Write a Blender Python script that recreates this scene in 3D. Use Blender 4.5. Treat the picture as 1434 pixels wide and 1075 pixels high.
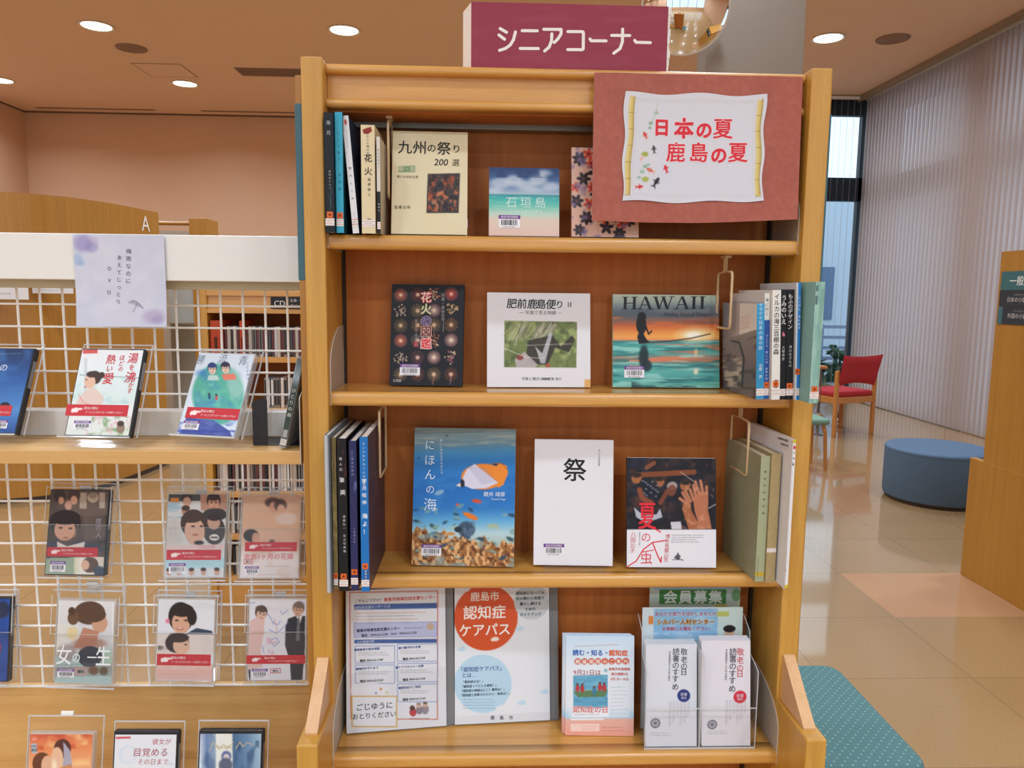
import bpy, math, random
import numpy as np
from mathutils import Matrix, Vector

for o in list(bpy.data.objects):
    bpy.data.objects.remove(o)
SC = bpy.context.scene
COL = SC.collection
R = math.radians

# ------------------------------------------------------------------ camera
F_PX, PITCH, ROLL, YAW = 1040.759, 0.120178, 0.011261, 0.036405
cd = bpy.data.cameras.new('camera')
cam = bpy.data.objects.new('camera', cd)
COL.objects.link(cam)
SC.camera = cam
cd.sensor_width = 36.0
cd.lens = F_PX / 1434.0 * 36.0
cd.clip_start, cd.clip_end = 0.05, 200
fwd = Vector((math.sin(YAW) * math.cos(PITCH), math.cos(YAW) * math.cos(PITCH), -math.sin(PITCH)))
rt = Vector((math.cos(YAW), -math.sin(YAW), 0))
up = rt.cross(fwd)
r2 = rt * math.cos(ROLL) + up * math.sin(ROLL)
u2 = up * math.cos(ROLL) - rt * math.sin(ROLL)
cam.matrix_world = Matrix(((r2.x, u2.x, -fwd.x, 0), (r2.y, u2.y, -fwd.y, 0), (r2.z, u2.z, -fwd.z, 1.5), (0, 0, 0, 1)))

# ------------------------------------------------------------------ sky, lamps, exposure
WORLD_STRENGTH = 1.75
LAMP_W = 33.0
SC.view_settings.view_transform = 'Standard'
SC.view_settings.look = 'None'
SC.view_settings.exposure = -0.36
SC.view_settings.gamma = 1.0
SC.view_settings.use_curve_mapping = False
w = bpy.data.worlds.new('overcast_sky')
SC.world = w
w.use_nodes = True
bg = w.node_tree.nodes['Background']
bg.inputs[0].default_value = (0.70, 0.91, 1.08, 1)
bg.inputs[1].default_value = WORLD_STRENGTH
SC.cycles.transparent_max_bounces = 32
SC.cycles.max_bounces = 10
SC.cycles.diffuse_bounces = 5
SC.cycles.use_denoising = True
SC.cycles.caustics_reflective = False
SC.cycles.caustics_refractive = False
SC.cycles.sample_clamp_indirect = 6.0

# ------------------------------------------------------------------ colours and materials
def s2l(c):
    c = np.asarray(c, float)
    return np.where(c <= 0.04045, c / 12.92, ((c + 0.055) / 1.055) ** 2.4)

def hx(s):
    if not isinstance(s, str):
        return np.array(s, float)
    s = s.lstrip('#')
    return np.array([int(s[i:i + 2], 16) / 255.0 for i in (0, 2, 4)])

MAT = {}
def mat(name, col='#ffffff', rough=0.5, metal=0.0, coat=0.0, spec=0.5):
    m = bpy.data.materials.new(name)
    m.use_nodes = True
    b = m.node_tree.nodes['Principled BSDF']
    b.inputs['Base Color'].default_value = (*s2l(hx(col)), 1)
    b.inputs['Roughness'].default_value = rough
    b.inputs['Metallic'].default_value = metal
    b.inputs['Coat Weight'].default_value = coat
    b.inputs['Coat Roughness'].default_value = 0.22
    b.inputs['Specular IOR Level'].default_value = spec
    MAT[name] = m
    return m

def nodes(m):
    nt = m.node_tree
    return nt, nt.nodes, nt.links, nt.nodes['Principled BSDF']

def wood(name, ca, cb, scale=(60, 60, 3), rough=0.38, coat=0.15, fine=1.0):
    m = mat(name, ca, rough, coat=coat)
    nt, N, L, b = nodes(m)
    tc = N.new('ShaderNodeTexCoord')
    mp = N.new('ShaderNodeMapping')
    mp.inputs['Scale'].default_value = scale
    n1 = N.new('ShaderNodeTexNoise')
    n1.inputs['Scale'].default_value = 1.0
    n1.inputs['Detail'].default_value = 5
    n1.inputs['Roughness'].default_value = 0.65
    n2 = N.new('ShaderNodeTexNoise')
    n2.inputs['Scale'].default_value = 7.0 * fine
    n2.inputs['Detail'].default_value = 2
    ad = N.new('ShaderNodeMath')
    ad.operation = 'MULTIPLY_ADD'
    ad.inputs[1].default_value = 0.35
    cr = N.new('ShaderNodeValToRGB')
    cr.color_ramp.elements[0].position = 0.45
    cr.color_ramp.elements[1].position = 0.9
    cr.color_ramp.elements[0].color = (*s2l(hx(cb)), 1)
    cr.color_ramp.elements[1].color = (*s2l(hx(ca)), 1)
    L.new(tc.outputs['Object'], mp.inputs[0])
    L.new(mp.outputs[0], n1.inputs['Vector'])
    L.new(mp.outputs[0], n2.inputs['Vector'])
    L.new(n2.outputs[0], ad.inputs[0])
    L.new(n1.outputs[0], ad.inputs[2])
    L.new(ad.outputs[0], cr.inputs[0])
    L.new(cr.outputs[0], b.inputs['Base Color'])
    return m

def speckle(name, ca, cb, scale=40, rough=0.6, bump=0.0, detail=4, coat=0.0):
    m = mat(name, ca, rough, coat=coat)
    nt, N, L, b = nodes(m)
    tc = N.new('ShaderNodeTexCoord')
    n1 = N.new('ShaderNodeTexNoise')
    n1.inputs['Scale'].default_value = scale
    n1.inputs['Detail'].default_value = detail
    mx = N.new('ShaderNodeMix')
    mx.data_type = 'RGBA'
    mx.inputs[6].default_value = (*s2l(hx(ca)), 1)
    mx.inputs[7].default_value = (*s2l(hx(cb)), 1)
    L.new(tc.outputs['Object'], n1.inputs['Vector'])
    L.new(n1.outputs[0], mx.inputs[0])
    L.new(mx.outputs[2], b.inputs['Base Color'])
    if bump:
        bp = N.new('ShaderNodeBump')
        bp.inputs['Strength'].default_value = bump
        bp.inputs['Distance'].default_value = 0.002
        L.new(n1.outputs[0], bp.inputs['Height'])
        L.new(bp.outputs[0], b.inputs['Normal'])
    return m

def printed(name, rough, coat=0.0):
    m = mat(name, '#ffffff', rough, coat=coat, spec=0.3)
    nt, N, L, b = nodes(m)
    a = N.new('ShaderNodeAttribute')
    a.attribute_name = 'Col'
    L.new(a.outputs['Color'], b.inputs['Base Color'])
    return m

def emit(name, col, strength):
    m = mat(name, col)
    nt, N, L, b = nodes(m)
    b.inputs['Emission Color'].default_value = (*s2l(hx(col)), 1)
    b.inputs['Emission Strength'].default_value = strength
    return m

def acrylic(name, tint, rim, gloss=0.05):
    """clear sheet: see-through with a fresnel shine; 'rim' is the share of milky edge"""
    m = mat(name, tint)
    nt, N, L, b = nodes(m)
    out = N['Material Output']
    tr = N.new('ShaderNodeBsdfTransparent')
    tr.inputs[0].default_value = (*s2l(hx(tint)), 1)
    gl = N.new('ShaderNodeBsdfGlossy')
    gl.inputs['Roughness'].default_value = gloss
    lw = N.new('ShaderNodeLayerWeight')
    lw.inputs['Blend'].default_value = 0.5
    pw = N.new('ShaderNodeMath')
    pw.operation = 'POWER'
    pw.inputs[1].default_value = 4.0
    ma = N.new('ShaderNodeMath')
    ma.operation = 'MULTIPLY_ADD'
    ma.inputs[1].default_value = 0.55
    ma.inputs[2].default_value = 0.012
    L.new(lw.outputs['Facing'], pw.inputs[0])
    L.new(pw.outputs[0], ma.inputs[0])
    mx = N.new('ShaderNodeMixShader')
    L.new(ma.outputs[0], mx.inputs[0])
    L.new(tr.outputs[0], mx.inputs[1])
    L.new(gl.outputs[0], mx.inputs[2])
    df = N.new('ShaderNodeBsdfDiffuse')
    df.inputs[0].default_value = (0.8, 0.82, 0.84, 1)
    m2 = N.new('ShaderNodeMixShader')
    m2.inputs[0].default_value = rim
    L.new(mx.outputs[0], m2.inputs[1])
    L.new(df.outputs[0], m2.inputs[2])
    L.new(m2.outputs[0], out.inputs[0])
    return m

wood('beech_upright', '#d09f4a', '#bd8a34', (45, 45, 2.5))
wood('beech_board', '#dca656', '#c78e3e', (2.5, 45, 45), coat=0.7)
wood('beech_pale', '#dcb284', '#cda070', (45, 45, 3), fine=1.4)
wood('back_veneer', '#bb7138', '#a9612c', (60, 60, 2), rough=0.5, coat=0.0)
MAT['back_veneer'].node_tree.nodes['Principled BSDF'].inputs['Specular IOR Level'].default_value = 0.2
wood('counter_veneer', '#b58234', '#a67226', (30, 30, 1.5), rough=0.42)
wood('display_veneer', '#dcb274', '#cea05e', (2.0, 40, 40), rough=0.45)
wood('chair_wood', '#c98a4b', '#b5763a', (40, 40, 4))
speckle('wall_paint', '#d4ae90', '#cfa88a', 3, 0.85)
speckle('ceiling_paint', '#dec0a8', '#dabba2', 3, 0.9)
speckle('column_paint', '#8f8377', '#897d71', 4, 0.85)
mat('seam_shadow_gap', '#6f5444', 0.9)
mat('vent_grey', '#8b6f60', 0.7)
mat('trim_ring', '#e2ddd6', 0.4)
mat('white_board', '#ecebe6', 0.35)
mat('white_wire', '#fbf8f2', 0.35)
mat('cream_rail', '#c3b598', 0.5)
mat('plate_grey', '#b3a797', 0.45)
mat('plate_edge', '#ded9cf', 0.4)
mat('wire_cream', '#d0b48c', 0.35)
mat('track_black', '#1d1712', 0.6)
mat('steel_strip', '#8a8578', 0.35, metal=0.6)
mat('black_metal', '#17171a', 0.4)
mat('sign_teal', '#3f6b78', 0.5)
mat('sign_dark', '#343b45', 0.5)
mat('pillar_grey', '#7d776a', 0.6)
mat('frame_dark', '#27343f', 0.5)
mat('rod_metal', '#77787a', 0.35, metal=0.8)
mat('page_white', '#e6e2d8', 0.8)
mat('page_cream', '#d9ccb0', 0.8)
mat('foam_white', '#eae7e2', 0.7)
mat('yellow_frame', '#cfae3c', 0.5)
mat('plinth_dark', '#3b2c20', 0.8)
speckle('red_fabric', '#b8303a', '#a8262f', 160, 0.9, 0.15)
speckle('blue_vinyl', '#516c88', '#4a6580', 90, 0.7, 0.05)
speckle('green_cushion', '#7fa08d', '#6f9180', 80, 0.9)
speckle('pavement', '#9ba2a6', '#8b9296', 3, 0.9)
speckle('hedge_green', '#3d5a44', '#2c4433', 9, 0.9)
mat('facade_pale', '#c9d6e4', 0.8)
mat('facade_glass', '#5b7698', 0.2)
mat('fence_blue', '#8796b8', 0.5)
mat('mirror_face', '#f2f2f2', 0.03, metal=1.0)
mat('ball_wood', '#8c6a4c', 0.6)
mat('ball_dark', '#4b3a38', 0.6)
printed('print_gloss', 0.42, 0.0)
printed('print_matte', 0.6)
emit('lamp_lens', '#fff4e0', 9.0)
acrylic('acrylic_clear', '#fefefe', 0.008)
acrylic('acrylic_edge', '#fbfcfc', 0.5)
acrylic('acrylic_smoke', '#6d6a66', 0.25)
acrylic('acrylic_smoke_dark', '#4a4743', 0.55)
acrylic('case_clear', '#fafbfc', 0.3)

# teal seat cover with woven pale dots
def dotted():
    m = mat('teal_dotted', '#5c9497', 0.9)
    nt, N, L, b = nodes(m)
    tc = N.new('ShaderNodeTexCoord')
    mp = N.new('ShaderNodeMapping')
    mp.inputs['Scale'].default_value = (55, 55, 55)
    mp.inputs['Rotation'].default_value = (0, 0, R(45))
    vo = N.new('ShaderNodeTexVoronoi')
    vo.voronoi_dimensions = '2D'
    vo.inputs['Scale'].default_value = 1.0
    vo.inputs['Randomness'].default_value = 0.0
    lt = N.new('ShaderNodeMath')
    lt.operation = 'LESS_THAN'
    lt.inputs[1].default_value = 0.11
    mx = N.new('ShaderNodeMix')
    mx.data_type = 'RGBA'
    mx.inputs[6].default_value = (*s2l(hx('#4f787a')), 1)
    mx.inputs[7].default_value = (*s2l(hx('#8fb8b4')), 1)
    L.new(tc.outputs['Object'], mp.inputs[0])
    L.new(mp.outputs[0], vo.inputs['Vector'])
    L.new(vo.outputs['Distance'], lt.inputs[0])
    L.new(lt.outputs[0], mx.inputs[0])
    L.new(mx.outputs[2], b.inputs['Base Color'])
dotted()

def floor_mat():
    m = mat('floor_tile', '#c9a47c', 0.22, coat=0.75)
    m.node_tree.nodes['Principled BSDF'].inputs['Coat Roughness'].default_value = 0.05
    m.node_tree.nodes['Principled BSDF'].inputs['Coat IOR'].default_value = 1.75
    nt, N, L, b = nodes(m)
    tc = N.new('ShaderNodeTexCoord')
    mp = N.new('ShaderNodeMapping')
    mp.inputs['Location'].default_value = (-1.95 / 0.6, -3.3 / 0.56, 0)
    mp.inputs['Scale'].default_value = (1 / 0.6, 1 / 0.56, 1)
    br = N.new('ShaderNodeTexBrick')
    br.offset = 0.0
    br.inputs['Color1'].default_value = (*s2l(hx('#b89668')), 1)
    br.inputs['Color2'].default_value = (*s2l(hx('#b29062')), 1)
    br.inputs['Mortar'].default_value = (*s2l(hx('#a0835c')), 1)
    br.inputs['Scale'].default_value = 1.0
    br.inputs['Mortar Size'].default_value = 0.006
    br.inputs['Brick Width'].default_value = 1.0
    br.inputs['Row Height'].default_value = 1.0
    n1 = N.new('ShaderNodeTexNoise')
    n1.inputs['Scale'].default_value = 120
    mx = N.new('ShaderNodeMix')
    mx.data_type = 'RGBA'
    mx.blend_type = 'MULTIPLY'
    mx.inputs[0].default_value = 0.35
    L.new(tc.outputs['Object'], mp.inputs[0])
    L.new(mp.outputs[0], br.inputs['Vector'])
    L.new(tc.outputs['Object'], n1.inputs['Vector'])
    L.new(br.outputs['Color'], mx.inputs[6])
    L.new(n1.outputs[0], mx.inputs[7])
    L.new(mx.outputs[2], b.inputs['Base Color'])
    n2 = N.new('ShaderNodeTexNoise')
    n2.inputs['Scale'].default_value = 6
    bp = N.new('ShaderNodeBump')
    bp.inputs['Strength'].default_value = 0.03
    bp.inputs['Distance'].default_value = 0.02
    L.new(tc.outputs['Object'], n2.inputs['Vector'])
    L.new(n2.outputs[0], bp.inputs['Height'])
    L.new(bp.outputs[0], b.inputs['Normal'])
floor_mat()
speckle('floor_tile_terracotta', '#c29a74', '#b48862', 110, 0.14, detail=6)

def slat_mat():
    m = mat('blind_fabric', '#c4b3aa', 0.9)
    nt, N, L, b = nodes(m)
    out = N['Material Output']
    t = N.new('ShaderNodeBsdfTranslucent')
    t.inputs[0].default_value = (0.72, 0.66, 0.68, 1)
    mx = N.new('ShaderNodeMixShader')
    mx.inputs[0].default_value = 0.48
    L.new(b.outputs[0], mx.inputs[1])
    L.new(t.outputs[0], mx.inputs[2])
    L.new(mx.outputs[0], out.inputs[0])
slat_mat()

# ------------------------------------------------------------------ mesh builder
class MB:
    def __init__(s):
        s.v = []; s.n = 0; s.ft = []; s.fv = []; s.fm = []; s.c = []; s.sm = []; s.mats = []
    def mi(s, m):
        if m not in s.mats:
            s.mats.append(m)
        return s.mats.index(m)
    def add(s, v, faces, m, col=None, smooth=False):
        v = np.asarray(v, float).reshape(-1, 3)
        k = s.mi(m)
        for f in faces:                      # each f: int array (n, k) of equal-size faces
            f = np.asarray(f, int)
            if f.ndim == 1:
                f = f[None, :]
            s.ft.append(np.full(len(f), f.shape[1]))
            s.fv.append((f + s.n).ravel())
            s.fm.append(np.full(len(f), k))
            s.sm.append(np.full(len(f), smooth))
        c = np.ones((len(v), 3)) if col is None else np.broadcast_to(np.asarray(col, float), (len(v), 3))
        s.v.append(v); s.c.append(c); s.n += len(v)
        return s
    def box(s, a, b, m, col=None, M=None, rot=None):
        (x0, y0, z0), (x1, y1, z1) = a, b
        v = np.array([(x0, y0, z0), (x1, y0, z0), (x1, y1, z0), (x0, y1, z0), (x0, y0, z1), (x1, y0, z1), (x1, y1, z1), (x0, y1, z1)])
        if M is not None:
            v = np.array([M @ Vector(p) for p in v])
        return s.add(v, [np.array([(0, 3, 2, 1), (4, 5, 6, 7), (0, 1, 5, 4), (1, 2, 6, 5), (2, 3, 7, 6), (3, 0, 4, 7)])], m, col)
    def prism(s, poly, a, b, m, axis='x', col=None, smooth=False):
        """polygon of (p, q) pairs extruded along axis from a to b"""
        P = np.asarray(poly, float)
        n = len(P)
        def put(t):
            q = np.full(n, t)
            return {'x': np.stack([q, P[:, 0], P[:, 1]], 1), 'y': np.stack([P[:, 0], q, P[:, 1]], 1), 'z': np.stack([P[:, 0], P[:, 1], q], 1)}[axis]
        v = np.concatenate([put(a), put(b)])
        i = np.arange(n); j = (i + 1) % n
        s.add(v, [np.stack([i, j, j + n, i + n], 1)], m, col, smooth)
        s.add(v, [np.arange(n)[::-1], np.arange(n, 2 * n)], m, col)
        return s
    def tube(s, pts, r, m, n=8, closed=False, col=None):
        P = np.asarray(pts, float)
        k = len(P)
        T = np.zeros_like(P)
        for i in range(k):
            a = P[(i - 1) % k] if (closed or i > 0) else P[i]
            b = P[(i + 1) % k] if (closed or i < k - 1) else P[i]
            T[i] = (b - a) / max(np.linalg.norm(b - a), 1e-9)
        ref = np.array([0, 0, 1.0]) if abs(T[0][2]) < 0.9 else np.array([1.0, 0, 0])
        u = np.cross(T[0], ref); u /= np.linalg.norm(u)
        V = []
        for i in range(k):
            u = u - T[i] * (u @ T[i]); u /= np.linalg.norm(u)
            w_ = np.cross(T[i], u)
            rr = r[i] if hasattr(r, '__len__') else r
            for q in range(n):
                t = 2 * math.pi * q / n
                V.append(P[i] + rr * (u * math.cos(t) + w_ * math.sin(t)))
        F = []
        for i in range(k if closed else k - 1):
            for q in range(n):
                a, b = i * n + q, i * n + (q + 1) % n
                c, d = ((i + 1) % k) * n + (q + 1) % n, ((i + 1) % k) * n + q
                F.append((a, b, c, d))
        s.add(V, [np.array(F)], m, col, True)
        if not closed:
            s.add(V[:n], [np.arange(n)[::-1]], m, col)
            s.add(V[-n:], [np.arange(n)], m, col)
        return s
    def lathe(s, prof, m, n=32, c=(0, 0, 0), col=None, arc=None):
        V = []
        for (r, z) in prof:
            for q in range(n):
                t = 2 * math.pi * q / n
                V.append((c[0] + r * math.cos(t), c[1] + r * math.sin(t), c[2] + z))
        F = [(i * n + q, i * n + (q + 1) % n, (i + 1) * n + (q + 1) % n, (i + 1) * n + q) for i in range(len(prof) - 1) for q in range(n)]
        return s.add(V, [np.array(F)], m, col, True)
    def build(s, name, parent=None, loc=None, bevel=0.0, M=None, seg=2):
        me = bpy.data.meshes.new(name)
        V = np.concatenate(s.v)
        me.vertices.add(len(V))
        me.vertices.foreach_set('co', V.astype(np.float32).ravel())
        lv = np.concatenate(s.fv).astype(np.int32)
        lt = np.concatenate(s.ft).astype(np.int32)
        ls = np.concatenate([[0], np.cumsum(lt)[:-1]]).astype(np.int32)
        me.loops.add(len(lv))
        me.loops.foreach_set('vertex_index', lv)
        me.polygons.add(len(lt))
        me.polygons.foreach_set('loop_start', ls)
        me.polygons.foreach_set('loop_total', lt)
        me.polygons.foreach_set('material_index', np.concatenate(s.fm).astype(np.int32))
        me.polygons.foreach_set('use_smooth', np.concatenate(s.sm).astype(bool))
        for m in s.mats:
            me.materials.append(MAT[m])
        if any(m.startswith('print') for m in s.mats):
            at = me.attributes.new('Col', 'FLOAT_COLOR', 'POINT')
            C4 = np.ones((len(V), 4), np.float32)
            C4[:, :3] = s2l(np.clip(np.concatenate(s.c), 0, 1))
            at.data.foreach_set('color', C4.ravel())
        me.update(calc_edges=True)
        me.validate()
        o = bpy.data.objects.new(name, me)
        COL.objects.link(o)
        if parent is not None:
            o.parent = parent
        if loc is not None:
            o.location = loc
        if bevel:
            b = o.modifiers.new('bevel', 'BEVEL')
            b.width = bevel; b.segments = seg; b.limit_method = 'ANGLE'; b.angle_limit = R(40)
            b.harden_normals = False
        return o

def tag(o, label, cat, group=None, kind=None):
    o['label'] = label; o['category'] = cat
    if group: o['group'] = group
    if kind: o['kind'] = kind
    return o

def structure(o):
    o['kind'] = 'structure'
    return o

def root(name, loc, label, cat, group=None, rz=0.0, rx=0.0):
    o = bpy.data.objects.new(name, None)
    o.empty_display_size = 0.05
    COL.objects.link(o)
    o.location = loc
    o.rotation_euler = (rx, 0, rz)
    return tag(o, label, cat, group)

# ------------------------------------------------------------------ lettering (built-in font)
_fc = bpy.data.curves.new('lettering', 'FONT')
_fo = bpy.data.objects.new('lettering', _fc)
COL.objects.link(_fo)
_fc.resolution_u = 3
GLY = {}
def glyphs(st, bold):
    k = (st, round(bold, 3))
    if k not in GLY:
        _fc.body = st
        _fc.offset = bold
        bpy.context.view_layer.update()
        ev = _fo.evaluated_get(bpy.context.evaluated_depsgraph_get())
        me = ev.to_mesh()
        v = np.array([(p.co.x, p.co.y) for p in me.vertices]).reshape(-1, 2)
        me.calc_loop_triangles()
        t = np.array([tuple(q.vertices) for q in me.loop_triangles], int).reshape(-1, 3)
        ev.to_mesh_clear()
        GLY[k] = (v, t)
    return GLY[k]

# ------------------------------------------------------------------ printed faces
class Art:
    """A printed face. The art grid is any rectangle or quad of art units (TL, TR, BR, BL);
    every drawing call below is in those units. emit() places it as real geometry."""
    def __init__(s, quad, w, h, base='#dddddd', cell=1.0, mat='print_gloss'):
        if len(quad) == 4 and not hasattr(quad[0], '__len__'):
            x0, y0, x1, y1 = quad
            quad = ((x0, y0), (x1, y0), (x1, y1), (x0, y1))
        q = np.array(quad, float)
        A = []; B = []
        for (u, v), (x, y) in zip(((0, 0), (1, 0), (1, 1), (0, 1)), q):
            A.append([u, v, 1, 0, 0, 0, -u * x, -v * x]); B.append(x)
            A.append([0, 0, 0, u, v, 1, -u * y, -v * y]); B.append(y)
        s.H = np.append(np.linalg.solve(np.array(A), np.array(B)), 1).reshape(3, 3)
        s.Hi = np.linalg.inv(s.H)
        s.w, s.h, s.mat = w, h, mat
        pw = np.linalg.norm(q[1] - q[0]); ph = np.linalg.norm(q[3] - q[0])
        s.nx = max(2, int(pw / cell)); s.ny = max(2, int(ph / cell))
        U, V = np.meshgrid(np.linspace(0, 1, s.nx + 1), np.linspace(0, 1, s.ny + 1))
        d = s.H[2, 0] * U + s.H[2, 1] * V + 1
        s.U, s.V = U, V
        s.X = (s.H[0, 0] * U + s.H[0, 1] * V + s.H[0, 2]) / d
        s.Y = (s.H[1, 0] * U + s.H[1, 1] * V + s.H[1, 2]) / d
        s.C = np.broadcast_to(hx(base), s.X.shape + (3,)).copy()
        s.k = w / pw
        s.T = []; s.warp = None
        s.ang = math.atan2(q[1][1] - q[0][1], q[1][0] - q[0][0])
    def uv(s, x, y):
        d = s.Hi[2, 0] * x + s.Hi[2, 1] * y + s.Hi[2, 2]
        return ((s.Hi[0, 0] * x + s.Hi[0, 1] * y + s.Hi[0, 2]) / d, (s.Hi[1, 0] * x + s.Hi[1, 1] * y + s.Hi[1, 2]) / d)
    def mix(s, m, c):
        m = np.clip(m, 0, 1)[..., None]
        s.C = s.C * (1 - m) + hx(c) * m
        return s
    def ell(s, x, y, rx, ry, c, a=1.0, soft=1.2, rot=0.0):
        t = R(rot)
        dx, dy = s.X - x, s.Y - y
        p = dx * math.cos(t) + dy * math.sin(t); q = -dx * math.sin(t) + dy * math.cos(t)
        d = (np.sqrt((p / rx) ** 2 + (q / ry) ** 2) - 1) * min(rx, ry)
        return s.mix(np.clip(0.5 - d / soft, 0, 1) * a, c)
    def rect(s, x0, y0, x1, y1, c, a=1.0):
        m = np.clip(s.X - x0 + .5, 0, 1) * np.clip(x1 - s.X + .5, 0, 1) * np.clip(s.Y - y0 + .5, 0, 1) * np.clip(y1 - s.Y + .5, 0, 1)
        return s.mix(m * a, c)
    def frame(s, x0, y0, x1, y1, c, wd=0.9, a=1.0):
        return s.line([(x0, y0), (x1, y0), (x1, y1), (x0, y1), (x0, y0)], wd, c, a)
    def poly(s, pts, c, a=1.0):
        P = np.array(pts, float)
        acc = np.zeros(s.X.shape)
        for ox, oy in ((-.25, -.25), (.25, -.25), (.25, .25), (-.25, .25)):
            ins = np.zeros(s.X.shape, bool)
            X, Y = s.X + ox, s.Y + oy
            for i in range(len(P)):
                (x1, y1), (x2, y2) = P[i], P[i - 1]
                if y1 == y2:
                    continue
                cnd = ((y1 > Y) != (y2 > Y)) & (X < (x2 - x1) * (Y - y1) / (y2 - y1) + x1)
                ins ^= cnd
            acc += ins * .25
        return s.mix(acc * a, c)
    def line(s, pts, wd, c, a=1.0):
        D = np.full(s.X.shape, 1e9)
        for (x1, y1), (x2, y2) in zip(pts[:-1], pts[1:]):
            L = (x2 - x1) ** 2 + (y2 - y1) ** 2 + 1e-9
            t = np.clip(((s.X - x1) * (x2 - x1) + (s.Y - y1) * (y2 - y1)) / L, 0, 1)
            D = np.minimum(D, np.hypot(s.X - x1 - t * (x2 - x1), s.Y - y1 - t * (y2 - y1)))
        return s.mix(np.clip(wd / 2 - D + .5, 0, 1) * a, c)
    def grad(s, stops, box=None, a=1.0, horiz=False):
        ys = [q[0] for q in stops]; cs = np.array([hx(q[1]) for q in stops])
        K = s.X if horiz else s.Y
        G = np.stack([np.interp(K, ys, cs[:, i]) for i in range(3)], -1)
        m = np.ones(s.X.shape)
        if box:
            x0, y0, x1, y1 = box
            m = ((s.X >= x0) & (s.X <= x1) & (s.Y >= y0) & (s.Y <= y1)).astype(float)
        m = (m * a)[..., None]
        s.C = s.C * (1 - m) + G * m
        return s
    def _noise(s, sx, sy, seed):
        rg = np.random.RandomState(seed)
        gx = (s.X - s.X.min()) / sx; gy = (s.Y - s.Y.min()) / sy
        T = rg.rand(int(gy.max()) + 3, int(gx.max()) + 3)
        ix, iy = gx.astype(int), gy.astype(int)
        fx, fy = gx - ix, gy - iy
        fx = fx * fx * (3 - 2 * fx); fy = fy * fy * (3 - 2 * fy)
        return (T[iy, ix] * (1 - fx) + T[iy, ix + 1] * fx) * (1 - fy) + (T[iy + 1, ix] * (1 - fx) + T[iy + 1, ix + 1] * fx) * fy
    def noise(s, sx, sy, c, a=0.5, seed=1, thr=0.5, gain=3.0, box=None):
        n = (s._noise(sx, sy, seed) * 2 + s._noise(sx / 2, sy / 2, seed + 9)) / 3
        m = np.clip((n - thr) * gain + .5 * (thr < 0), 0, 1)
        if box:
            x0, y0, x1, y1 = box
            m = m * ((s.X >= x0) & (s.X <= x1) & (s.Y >= y0) & (s.Y <= y1))
        return s.mix(m * a, c)
    def dashes(s, x0, y0, x1, y1, rows, c, a=0.55, seed=0, vert=False, fill=0.62):
        """tiny print no one can read: rows of short strokes"""
        rg = np.random.RandomState(seed)
        for i in range(rows):
            if vert:
                xx = x1 - (i + .5) * (x1 - x0) / rows
                e = y0 + (y1 - y0) * (0.7 + .3 * rg.rand())
                yy = y0
                while yy < e:
                    L = 1 + 3 * rg.rand()
                    s.rect(xx - .35, yy, xx + .35, min(e, yy + L), c, a)
                    yy += L + .9
            else:
                yy = y0 + (i + .5) * (y1 - y0) / rows
                e = x0 + (x1 - x0) * (0.75 + .25 * rg.rand())
                xx = x0
                while xx < e:
                    L = 1 + 4 * rg.rand()
                    s.rect(xx, yy - .45, min(e, xx + L), yy + .45, c, a)
                    xx += L + .9
        return s
    def text(s, st, x, y, size, c, bold=0.0, vert=False, sx=1.0, sy=1.0, step=None, out=None, shear=0.0, rot=0.0, z=0):
        """st centred on (x, y); size = em in art units; out = (colour, offset) outline below"""
        jobs = []
        if vert:
            stp = step or size * 1.05
            n = len(st)
            for i, ch in enumerate(st):
                if ch.strip():
                    if ch in 'ー-―…':
                        jobs.append((ch, x, y + (i - (n - 1) / 2) * stp, 90))
                    else:
                        jobs.append((ch, x, y + (i - (n - 1) / 2) * stp, 0))
        elif step:
            n = len(st)
            for i, ch in enumerate(st):
                if ch.strip():
                    jobs.append((ch, x + (i - (n - 1) / 2) * step, y, 0))
        else:
            jobs.append((st, x, y, 0))
        for (g, gx, gy, r0) in jobs:
            lays = ([(out[0], bold + out[1], 0)] if out else []) + [(c, bold, 1)]
            for (cc, bb, lay) in lays:
                v0, t0 = glyphs(g, min(0.0, bb))
                if not len(t0):
                    continue
                k_ = 1 if bb <= 0.003 else (5 if bb < .03 else 9)      # heavier strokes: the same outline set several times
                v = np.concatenate([v0] + [v0 + bb * np.array((math.cos(q), math.sin(q))) for q in np.linspace(0, 2 * math.pi, k_, endpoint=False)[: k_ - 1]]) if k_ > 1 else v0
                t = np.concatenate([t0 + i_ * len(v0) for i_ in range(k_)])
                zz = np.repeat(np.arange(k_), len(v0)) * 8e-6
                cx = (v0[:, 0].min() + v0[:, 0].max()) / 2
                cy = 0.37 if len(g) > 1 or ord(g[0]) > 255 else (v0[:, 1].min() + v0[:, 1].max()) / 2
                if vert and ord(g[0]) > 255:
                    cx = 0.5 * (v0[:, 0].min() + v0[:, 0].max()) * .5 + .25
                P = (v - (cx, cy)) * size * s.k
                P = P * (sx, sy)
                P[:, 0] += P[:, 1] * shear
                a = R(r0 + rot)
                P = np.stack([P[:, 0] * math.cos(a) + P[:, 1] * math.sin(a), -P[:, 0] * math.sin(a) + P[:, 1] * math.cos(a)], 1)
                u, vv = s.uv(gx, gy)
                P = P + ((u - .5) * s.w, (1 - vv) * s.h)
                s.T.append((P, t, hx(cc), lay * 1.2 + z, zz))
        return s
    def strokes(s, polys, c, z=0):
        """flat letter shapes given as quads / polygons in art units"""
        for pl in polys:
            P = []
            for (x, y) in pl:
                u, v = s.uv(x, y)
                P.append(((u - .5) * s.w, (1 - v) * s.h))
            P = np.array(P)
            t = np.array([(0, i, i + 1) for i in range(1, len(P) - 1)])
            s.T.append((P, t, hx(c), z, 0.0))
        return s
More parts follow.
